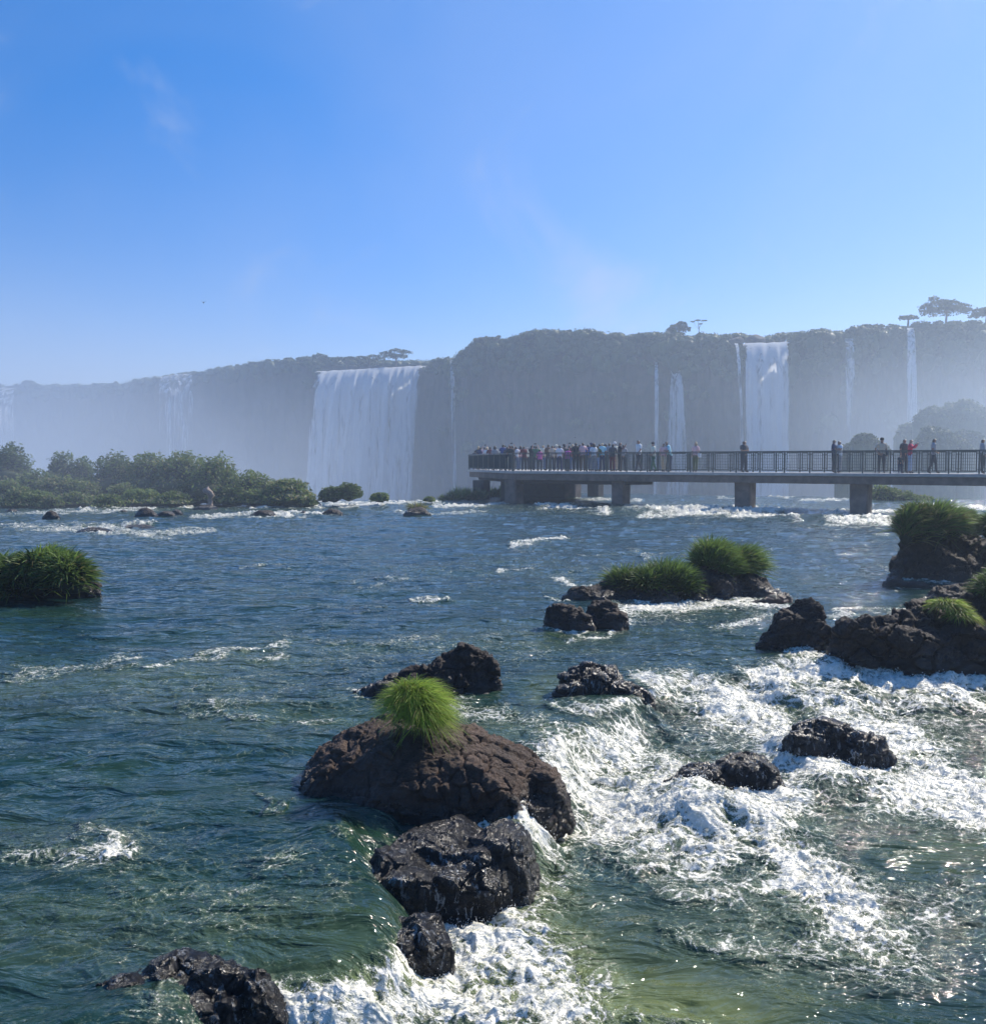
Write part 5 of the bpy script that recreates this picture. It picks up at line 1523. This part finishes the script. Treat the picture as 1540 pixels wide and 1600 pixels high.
BODY = {}
def body_mesh(pose):
    if pose in BODY: return BODY[pose]
    pts, rad, edg = skeleton(pose)
    me = bpy.data.meshes.new('skel'); me.from_pydata(pts, edg, [])
    o = bpy.data.objects.new('skel', me); COL.objects.link(o)
    o.modifiers.new('s', 'SKIN'); 
    sv = me.skin_vertices[0].data
    for i, r_ in enumerate(rad):
        fx = 1.28 if i in (0, 1, 2, 3) else 1.0
        sv[i].radius = (r_ * fx, r_ * (0.86 if i in (0, 1, 2, 3) else 1.0)); sv[i].use_root = (i == 0)
    ss = o.modifiers.new('u', 'SUBSURF'); ss.levels = 1; ss.render_levels = 1
    dg = bpy.context.evaluated_depsgraph_get(); ev = o.evaluated_get(dg); m = ev.to_mesh()
    V = np.array([v.co[:] for v in m.vertices]); Nn = np.array([v.normal[:] for v in m.vertices]); F = [list(p.vertices) for p in m.polygons]
    ev.to_mesh_clear(); bpy.data.objects.remove(o)
    def sub(sel, off, nm, ycut=None):
        keep = [f for f in F if all(sel[k] for k in f)]
        used = sorted({k for f in keep for k in f}); mp = {k: i for i, k in enumerate(used)}
        mm = bpy.data.meshes.new(nm); mm.from_pydata((V[used] + Nn[used] * off).tolist(), [], [[mp[k] for k in f] for f in keep])
        mm.polygons.foreach_set('use_smooth', [True] * len(mm.polygons))
        return mm
    pj = np.array(pts)
    z = V[:, 2]
    # distance along arms: hands and lower arm excluded from the shirt
    hands = np.zeros(len(V), bool); fore = np.zeros(len(V), bool); armv = np.zeros(len(V), bool)
    na = len(pts) - 8
    def near(a, b, rr):
        A, B = pj[a], pj[b]; t = np.clip(((V - A) @ (B - A)) / np.dot(B - A, B - A), 0, 1)
        return np.linalg.norm(V - A - t[:, None] * (B - A), axis=1) < rr
    for k in (na, na + 4):
        fore |= near(k + 1, k + 2, 0.062) | near(k + 2, k + 3, 0.06)
        hands |= near(k + 2, k + 3, 0.055)
        armv |= near(k, k + 1, 0.085)
    head = near(4, 5, 0.07) | near(5, 6, 0.13)
    torso = (z > 0.90) & ~head & ~((z > 1.53) & ~armv)
    shirt_s = torso & ~fore
    shirt_l = torso & ~hands
    legs = (z < 1.0) & (z > 0.08) & ~fore & ~hands
    shorts = (z < 1.0) & (z > 0.52) & ~fore & ~hands
    hair = near(5, 6, 0.14) & ((z > pj[6][2] - 0.04) | (V[:, 1] > pj[5][1] + 0.015))
    body = bpy.data.meshes.new('body'); body.from_pydata(V.tolist(), [], F); body.polygons.foreach_set('use_smooth', [True] * len(body.polygons))
    shoes = (z < 0.10)
    def hairlong():
        iv_, jf_ = ico(2)
        c = pj[5] + np.array([0, 0.045, -0.08]); W_ = iv_ * np.array([0.115, 0.085, 0.23]) + c
        mm = bpy.data.meshes.new('hair'); mm.from_pydata(W_.tolist(), [], jf_.tolist()); mm.polygons.foreach_set('use_smooth', [True] * len(mm.polygons)); return mm
    def capm():
        iv_, jf_ = ico(2)
        c = pj[6] + np.array([0, 0.0, 0.02]); W_ = iv_ * np.array([0.105, 0.115, 0.085]) + c
        Vb = []; Fb = []
        mm = bpy.data.meshes.new('hat')
        keepv = W_.tolist(); n = len(keepv)
        brim = [(c[0] + 0.08 * math.cos(a_), c[1] - 0.08 + 0.13 * math.sin(a_), c[2] - 0.02 + dz) for dz in (0, 0.012) for a_ in [math.pi + math.pi * k_ / 8 for k_ in range(9)]]
        ff = [(n + k_, n + k_ + 1, n + 9 + k_ + 1, n + 9 + k_) for k_ in range(8)] + [tuple(range(n, n + 9)), tuple(range(n + 9, n + 18))]
        mm.from_pydata(keepv + brim, [], [list(f) for f in jf_.tolist()] + [list(f) for f in ff]); return mm
    BODY[pose] = dict(body=body, shirt_s=sub(shirt_s, 0.016, 'shirt'), shirt_l=sub(shirt_l, 0.016, 'shirt'), trousers=sub(legs, 0.014, 'trousers'),
                      shorts=sub(shorts, 0.018, 'shorts'), hair=sub(hair, 0.018, 'hair'), hairlong=hairlong(), hat=capm(), shoes=sub(shoes, 0.012, 'shoes'),
                      hand=pj[len(pts) - 1].copy(), head=pj[5].copy())
    for k in ('body', 'shirt_s', 'shirt_l', 'trousers', 'shorts', 'hair', 'hairlong', 'hat', 'shoes'):
        BODY[pose][k].materials.append(None)
    return BODY[pose]

def person(label, loc, face_deg, pose, shirt='navy', legs='jeans', skin='tan', hair='black', style='short', sleeve='s', short=False, height=1.70, wide=1.0, extra=None, group=None):
    """face_deg: 0 looks towards the camera side (-Y), 90 looks to +X (right in the picture), 180 away"""
    B = body_mesh(pose)
    root = empty('person', loc, math.radians(face_deg))
    k = height / 1.76
    root.scale = (k * wide, k * wide, k)
    tag(root, label, 'person', group)
    def put(nm, me, mat):
        o = bpy.data.objects.new(nm, me); COL.objects.link(o); o.parent = root
        o.material_slots[0].link = 'OBJECT'; o.material_slots[0].material = mat
        return o
    put('body', B['body'], SKIN[skin])
    put('shirt', B['shirt_s' if sleeve == 's' else 'shirt_l'], cloth(shirt, COLS[shirt]))
    put('shorts' if short else 'trousers', B['shorts' if short else 'trousers'], cloth(legs, COLS[legs]))
    put('shoes', B['shoes'], cloth('charcoal', COLS['charcoal']))
    if style in ('short', 'long'): put('hair', B['hair'], HAIR[hair])
    if style == 'long': put('long_hair', B['hairlong'], HAIR[hair])
    if style.startswith('hat'):
        put('hair', B['hair'], HAIR[hair]); put('hat', B['hat'], cloth(style[4:] or 'white', COLS[style[4:] or 'white']))
    if extra == 'phone' :
        m = MB(); h = B['hand']; m.box((0.0 if pose != 'onearm' else h[0], h[1] - 0.02, h[2] + 0.05), (0.16, 0.015, 0.08)); m.build('phone', cloth('black', COLS['black']), root)
    if extra in ('bag', 'whitebag'):
        m = MB(); m.box((0.26, 0.03, 0.98), (0.12, 0.24, 0.26)); c = 'white' if extra == 'whitebag' else 'black'
        m.build('bag', cloth(c, COLS[c]), root, bevel=0.03)
        m = MB(); m.bar((0.24, 0.03, 1.1), (-0.10, 0.02, 1.50), 0.03, 0.015); m.build('bag_strap', cloth(c, COLS[c]), root)
    if extra == 'backpack':
        m = MB(); m.box((0, 0.20, 1.22), (0.30, 0.16, 0.44)); m.build('backpack', cloth('charcoal', COLS['charcoal']), root, bevel=0.05)
    return root

def on_walk(u, w):
    s = s_of_u(u, w); q = fl(s, w); return (q[0], q[1], DECK)
PW = 'people scattered along the walkway'
person('tall man in a white shirt and dark trousers walking left past the crowd end', on_walk(997, 1.2), -60, 'walk', 'white', 'charcoal', 'tan', 'black', height=1.86)
person('person in a dark wide hat, cream top and green skirt looking left at the rail', on_walk(1020, 0.7), -80, 'stroll', 'cream', 'green', 'light', 'brown', 'hat_charcoal', height=1.68)
person('person with pale pink top and beige trousers beside the one bowing', on_walk(1036, 0.7), -30, 'stroll', 'pale pink', 'beige', 'light', 'brown', height=1.64)
person('dark haired person in a pale blue top bowing forward next to the pale pink top', on_walk(1046, 1.0), -70, 'bow', 'light blue', 'navy', 'tan', 'black', height=1.75)
person('blonde long haired woman with a white bag standing alone on the walkway', on_walk(1086, 1.0), -50, 'stand', 'pale pink', 'olive', 'light', 'blonde', 'long', extra='whitebag', height=1.68)
person('heavyset man in dark clothes with folded arms alone behind the walkway pier', on_walk(1161, 0.8), 40, 'crossed', 'charcoal', 'charcoal', 'tan', 'black', wide=1.22, height=1.72)
person('man in a dark t-shirt embracing the partner in white', on_walk(1301, 0.9), 70, 'hug', 'navy', 'charcoal', 'tan', 'black', height=1.72)
person('partner in a white shirt close against the man in dark t-shirt', on_walk(1310, 0.95), -70, 'hug', 'white', 'grey', 'tan', 'black', height=1.66)
person('man in a beige shirt and black cap with a bag at the rail', on_walk(1376, 1.0), -10, 'hip', 'beige', 'charcoal', 'tan', 'black', 'hat_black', extra='bag', height=1.74)
person('dark haired man in black half hidden behind the red jacket', on_walk(1411, 1.2), 20, 'stand', 'charcoal', 'charcoal', 'tan', 'black', height=1.72)
person('person in a red jacket and pale jeans with one arm up', on_walk(1420, 0.7), 60, 'photo', 'red', 'pale jeans', 'light', 'brown', sleeve='l', height=1.68)
person('small child in dark clothes standing at the rail beside the red jacket', on_walk(1405, 0.5), 0, 'stand', 'charcoal', 'navy', 'light', 'brown', height=0.92)
person('young man in a grey t-shirt standing right of the red jacket', on_walk(1457, 0.9), 60, 'stroll', 'grey', 'charcoal', 'tan', 'black', height=1.72)
person('person in a grey coat cut by the right edge of the picture', on_walk(1533, 0.9), 80, 'stand', 'grey', 'charcoal', 'tan', 'black', sleeve='l', height=1.66)

# the crowd on the platform: (u, metres in from the rail, facing, pose, top, legs, skin, hair, style, height, extra, label)
CR = 'crowd on the viewing platform'
crowd = [
 (736, 13.0, 200, 'lean', 'charcoal', 'jeans', 'tan', 'black', 'short', 1.45, None, 'short person in charcoal at the far left corner of the platform'),
 (741, 12.2, 150, 'photo', 'black', 'charcoal', 'light', 'blonde', 'long', 1.72, 'phone', 'fair haired woman in black taking a picture near the platform corner'),
 (750, 11.5, 190, 'lean', 'navy', 'jeans', 'tan', 'black', 'short', 1.66, None, 'dark haired person in navy third from the left corner of the platform'),
 (757, 10.8, 170, 'highphoto', 'pale pink', 'jeans', 'light', 'brown', 'short', 1.66, 'phone', 'person in pale pink holding a phone up, left part of the crowd'),
 (760, 9.5, 200, 'lean', 'white', 'charcoal', 'light', 'blonde', 'long', 1.6, None, 'long haired blonde in white leaning at the left facet rail'),
 (766, 8.8, 190, 'lean', 'maroon', 'charcoal', 'tan', 'brown', 'short', 1.64, None, 'brown haired person in maroon beside the white topped blonde'),
 (771, 7.5, 180, 'stand', 'grey', 'jeans', 'light', 'brown', 'long', 1.64, None, 'long haired person in grey left of the man in dark blue'),
 (780, 5.5, 160, 'photo', 'dark blue', 'jeans', 'tan', 'black', 'short', 1.74, 'phone', 'man in dark blue with a phone near the platform front corner'),
 (787, 4.0, 200, 'stand', 'olive', 'charcoal', 'tan', 'brown', 'short', 1.6, None, 'person in olive just right of the man in dark blue'),
 (792, 1.8, 180, 'lean', 'charcoal', 'charcoal', 'tan', 'black', 'short', 1.56, None, 'shorter person in charcoal right at the front corner post'),
 (797, 0.9, 170, 'stand', 'black', 'beige', 'light', 'brown', 'short', 1.62, 'bag', 'person in black with bare pale legs behind the first panels'),
 (800, 3.4, 190, 'highphoto', 'brown', 'charcoal', 'tan', 'black', 'short', 1.68, 'phone', 'man in brown with both arms up above the front corner'),
 (806, 3.6, 180, 'photo', 'white', 'jeans', 'light', 'brown', 'short', 1.60, None, 'person in white with raised elbows right of the man in brown'),
 (813, 4.5, 170, 'stand', 'pale pink', 'jeans', 'light', 'brown', 'long', 1.64, None, 'long haired person in faded pink between two in white'),
 (819, 3.5, 200, 'lean', 'maroon', 'charcoal', 'tan', 'brown', 'short', 1.62, None, 'person in maroon left of the gap before the black jacket'),
 (823, 5.0, 180, 'stand', 'cream', 'charcoal', 'light', 'grey', 'short', 1.6, None, 'grey haired person in cream at the gap in the crowd'),
 (830, 3.8, 150, 'photo', 'black', 'charcoal', 'tan', 'black', 'short', 1.68, 'phone', 'person in a black jacket right of the gap in the crowd'),
 (837, 3.0, 190, 'highphoto', 'green', 'charcoal', 'light', 'brown', 'short', 1.62, 'phone', 'person in dark green holding a camera overhead'),
 (843, 0.8, 180, 'lean', 'pink', 'charcoal', 'tan', 'black', 'short', 1.36, None, 'short person in bright pink leaning on the rail, left of the two pink ones'),
 (848, 3.6, 170, 'photo', 'cream', 'jeans', 'light', 'blonde', 'short', 1.68, None, 'fair person in cream with elbows out behind the left pink top'),
 (856, 3.0, 200, 'stand', 'brown', 'charcoal', 'tan', 'black', 'short', 1.72, None, 'tall person in brown in the middle of the crowd'),
 (862, 2.2, 160, 'photo', 'beige', 'charcoal', 'light', 'brown', 'short', 1.62, 'phone', 'person in beige pointing a phone at the falls'),
 (869, 2.8, 190, 'stand', 'grey', 'charcoal', 'light', 'grey', 'hat_cream', 1.64, None, 'person in grey with a cream cap in mid crowd'),
 (874, 1.2, 180, 'stroll', 'white', 'navy', 'tan', 'black', 'short', 1.60, None, 'person in white and navy before the second pink top'),
 (881, 2.6, 200, 'stand', 'charcoal', 'charcoal', 'tan', 'black', 'hat_charcoal', 1.66, None, 'person in charcoal with dark cap left of the second pink top'),
 (886, 0.6, 150, 'lean', 'pink', 'charcoal', 'tan', 'brown', 'short', 1.42, None, 'person in bright pink leaning, right one of the two pink ones'),
 (889, 3.4, 170, 'highphoto', 'red', 'charcoal', 'light', 'brown', 'short', 1.64, 'phone', 'person in red behind the right pink top with a phone up'),
 (894, 2.8, 180, 'stand', 'maroon', 'jeans', 'light', 'blonde', 'long', 1.66, None, 'blonde in a dark red top right of the pink one'),
 (899, 0.9, 190, 'stand', 'black', 'black', 'tan', 'black', 'short', 1.74, None, 'broad backed man all in black seen from behind at the rail'),
 (905, 3.0, 160, 'photo', 'beige', 'charcoal', 'light', 'brown', 'short', 1.7, 'phone', 'person in beige filming right of the man all in black'),
 (910, 1.2, 200, 'hip', 'pale pink', 'brown', 'tan', 'brown', 'short', 1.76, None, 'tall person in pale pink with a hand on the hip'),
 (918, 2.6, 180, 'stand', 'blue', 'charcoal', 'tan', 'black', 'short', 1.68, None, 'person in blue partly behind the bright white shirt'),
 (923, 1.8, 170, 'photo', 'dark blue', 'jeans', 'light', 'brown', 'hat_navy', 1.7, None, 'person in dark blue and navy cap photographing'),
 (927, 0.6, 200, 'stand', 'white', 'grey', 'light', 'brown', 'long', 1.66, None, 'long haired woman in a bright white shirt at the rail'),
 (932, 1.0, 150, 'lean', 'olive', 'pale jeans', 'tan', 'brown', 'short', 1.56, None, 'person in olive with pale jeans bending over the rail'),
 (936, 2.4, 190, 'stand', 'charcoal', 'charcoal', 'tan', 'black', 'short', 1.70, None, 'dark clothed person behind the light blue shirt'),
 (940, 1.3, 175, 'stroll', 'light blue', 'navy', 'light', 'blonde', 'short', 1.72, None, 'fair haired person in a light blue shirt near the right of the crowd'),
 (946, 2.2, 190, 'photo', 'teal', 'charcoal', 'tan', 'black', 'short', 1.70, 'phone', 'person in teal with raised arms right of the light blue shirt'),
 (951, 1.6, 180, 'stand', 'grey', 'charcoal', 'tan', 'brown', 'short', 1.72, None, 'person in grey with maroon brown hair near the crowd end'),
 (956, 0.8, 160, 'lean', 'charcoal', 'maroon', 'tan', 'black', 'short', 1.64, None, 'person in charcoal and maroon trousers leaning near the crowd end'),
 (960, 2.0, 190, 'stand', 'cream', 'beige', 'light', 'grey', 'hat_white', 1.74, None, 'person wearing a big white cap second from the right of the crowd'),
 (967, 0.8, 90, 'photo', 'black', 'black', 'tan', 'black', 'short', 1.74, 'phone', 'man in black raising a camera at the right end of the crowd'),
 (973, 1.9, 180, 'onearm', 'grey', 'charcoal', 'light', 'brown', 'short', 1.62, None, 'person with an arm raised just behind the man in black'),
]
for (u, w, fd, pose, top, lg, sk, hr, sty, ht, ex, lab) in crowd:
    if w > 4 and u < 790:
        t = (w - 2) / 12.0
        q = FA + (PL_A - FA) * min(0.93, t); Yy = q[1]
        k = (u - 770) / 1500
        # one pace inside the left facet rail
        x = k * Yy
        edge = FA[0] + (PL_A[0] - FA[0]) * (Yy - FA[1]) / (PL_A[1] - FA[1])
        x = max(x, edge + 0.35); loc = (x, Yy, DECK)
        if abs(x - k * Yy) > 0.01:
            pass
    else:
        loc = on_walk(u, w)
    person(lab, loc, fd, pose, top, lg, sk, hr, sty, height=ht, extra=ex, group=CR)

# ------------------------------------------------------------------ birds, leaf
def bird(label, u, v, Y, s, rz):
    V = [(0, -.5, 0), (.09, -.2, .05), (-.09, -.2, .05), (0, 0, -.09), (.12, .1, .06), (-.12, .1, .06), (0, .6, .02), (.1, .75, .02), (-.1, .75, .02),
         (.6, .0, .55), (.35, .22, .3), (-.6, .0, .6), (-.35, .22, .32), (0.1, -.12, .05), (-.1, -.12, .05)]
    F = [(0, 1, 2), (0, 3, 1), (0, 2, 3), (1, 4, 2), (2, 4, 5), (1, 3, 4), (3, 2, 5), (4, 6, 5), (3, 6, 4), (3, 5, 6), (6, 7, 8), (13, 9, 10), (13, 10, 4), (14, 12, 11), (14, 5, 12)]
    me = bpy.data.meshes.new('bird'); me.from_pydata([tuple(c * s for c in q) for q in V], [], F); me.materials.append(cloth('black', COLS['black']))
    o = bpy.data.objects.new('bird', me); COL.objects.link(o); o.location = Vector(at(u, v, Y).tolist()); o.rotation_euler = (0.5, 0, rz)
    tag(o, label, 'bird')
bird('small dark bird flying in the sky left of centre', 318, 473, 90, 0.42, 0.3)
bird('tiny dark bird hovering just above the crowd on the platform', 898, 684, 64, 0.12, 1.2)
lf = ground(718, 1218, 0.38)
V2, F2 = leaf_cloud(np.array([[0, 0, 0], [0.01, 0.004, 0.003], [-0.01, 0, 0.004]]), np.array([0.05, 0.045, 0.04]), 1.4, 0.6, r=np.random.default_rng(2))

# ------------------------------------------------------------------ spray thrown up in the rapids
def spray():
    f = RFOAM.ravel(); U = RU.ravel(); V = RV.ravel()
    ok = (f > 0.62) & (V > 1020) & (V < 1640) & (U > -50) & (U < 1600)
    idx = np.nonzero(ok)[0]
    w = (f[idx] - 0.6) ** 1.5
    pick = rng.choice(idx, 15000, p=w / w.sum())
    P = np.stack([RX.ravel()[pick], RY.ravel()[pick], RZ.ravel()[pick]], 1)
    P += np.stack([rng.normal(0, 0.03, len(P)), rng.normal(0, 0.03, len(P)), rng.exponential(0.012, len(P))], 1)
    s = rng.uniform(0.0015, 0.0045, len(P)) * (P[:, 1] / 7)
    o8 = np.array([(1, 0, 0), (-1, 0, 0), (0, 1, 0), (0, -1, 0), (0, 0, 1.3), (0, 0, -1.3)])
    f8 = np.array([(0, 2, 4), (2, 1, 4), (1, 3, 4), (3, 0, 4), (2, 0, 5), (1, 2, 5), (3, 1, 5), (0, 3, 5)])
    VV = (P[:, None, :] + o8[None] * s[:, None, None]).reshape(-1, 3)
    FF = (np.arange(len(P))[:, None, None] * 6 + f8[None]).reshape(-1, 3)
    tag(mk('spray_drops', VV, FF, M['spray'], smooth=True), kind='stuff')
spray()

# ================================================================== air
def volume_box(name, lo, hi, density, color, aniso=0.55, node=None):
    (x0, y0, z0), (x1, y1, z1) = lo, hi
    V = [(x0, y0, z0), (x1, y0, z0), (x1, y1, z0), (x0, y1, z0), (x0, y0, z1), (x1, y0, z1), (x1, y1, z1), (x0, y1, z1)]
    F = [(0, 3, 2, 1), (4, 5, 6, 7), (0, 1, 5, 4), (1, 2, 6, 5), (2, 3, 7, 6), (3, 0, 4, 7)]
    m, nt, out = new_mat(name + '_air')
    pv = N(nt, 'ShaderNodeVolumePrincipled'); pv.inputs['Density'].default_value = density
    pv.inputs['Color'].default_value = (*color, 1); pv.inputs['Anisotropy'].default_value = aniso
    if node: L(nt, node(nt), pv.inputs['Density'])
    L(nt, pv.outputs[0], out.inputs['Volume'])
    o = mk(name, V, F, m, smooth=False)
    tag(o, kind='stuff')
    return o
volume_box('haze', (-432, -62, -44), (432, 432, 37), HAZE_DENSITY, HAZE_COLOR, 0.5)

def mist_density(nt):
    p = geom(nt)
    sep = nt.nodes.new('ShaderNodeSeparateXYZ'); L(nt, p, sep.inputs[0])
    n = noise(nt, mapping(nt, p, (1, 1, 0.8)), 0.022, 4, 0.55, 0.3)
    hz = mrange(nt, sep.outputs['Z'], mrange(nt, sep.outputs['X'], -10, -110, 22, 52), -12, 0.0, 1.0)
    lf = mrange(nt, sep.outputs['X'], -14, -90, 0.18, 0.85)
    nr = mrange(nt, sep.outputs['Y'], 46, 95, 0.45, 1.0)
    rt = mrange(nt, sep.outputs['X'], 30, 85, 0.0, 2.5)
    d = mathn(nt, 'MULTIPLY', mrange(nt, n, 0.34, 0.68, 0.15, 1.6), hz)
    d = mathn(nt, 'MULTIPLY', d, mathn(nt, 'ADD', lf, rt))
    d = mathn(nt, 'MULTIPLY', d, nr)
    return mathn(nt, 'MULTIPLY', d, MIST_DENSITY)
MIST_DENSITY = 0.0085
volume_box('mist', (-200, 46, -41), (190, 320, 36), 0.0, (0.68, 0.82, 1.0), 0.3, mist_density)
cy.volume_step_rate = 0.5

def island_mist(nt):
    p = geom(nt)
    sep = nt.nodes.new('ShaderNodeSeparateXYZ'); L(nt, p, sep.inputs[0])
    n = noise(nt, p, 0.12, 3, 0.5, 0.3)
    d = mathn(nt, 'MULTIPLY', mrange(nt, n, 0.3, 0.7, 0.3, 1.3), mrange(nt, sep.outputs['X'], -4, -22, 0, 1))
    d = mathn(nt, 'MULTIPLY', d, mrange(nt, sep.outputs['Z'], 9, 2, 0, 1))
    d = mathn(nt, 'MULTIPLY', d, mrange(nt, sep.outputs['Y'], 44, 56, 0, 1))
    return mathn(nt, 'MULTIPLY', d, 0.014)
volume_box('mist', (-75, 44, -1.1), (-4, 90, 9.2), 0.0, (0.78, 0.87, 1.0), 0.25, island_mist)
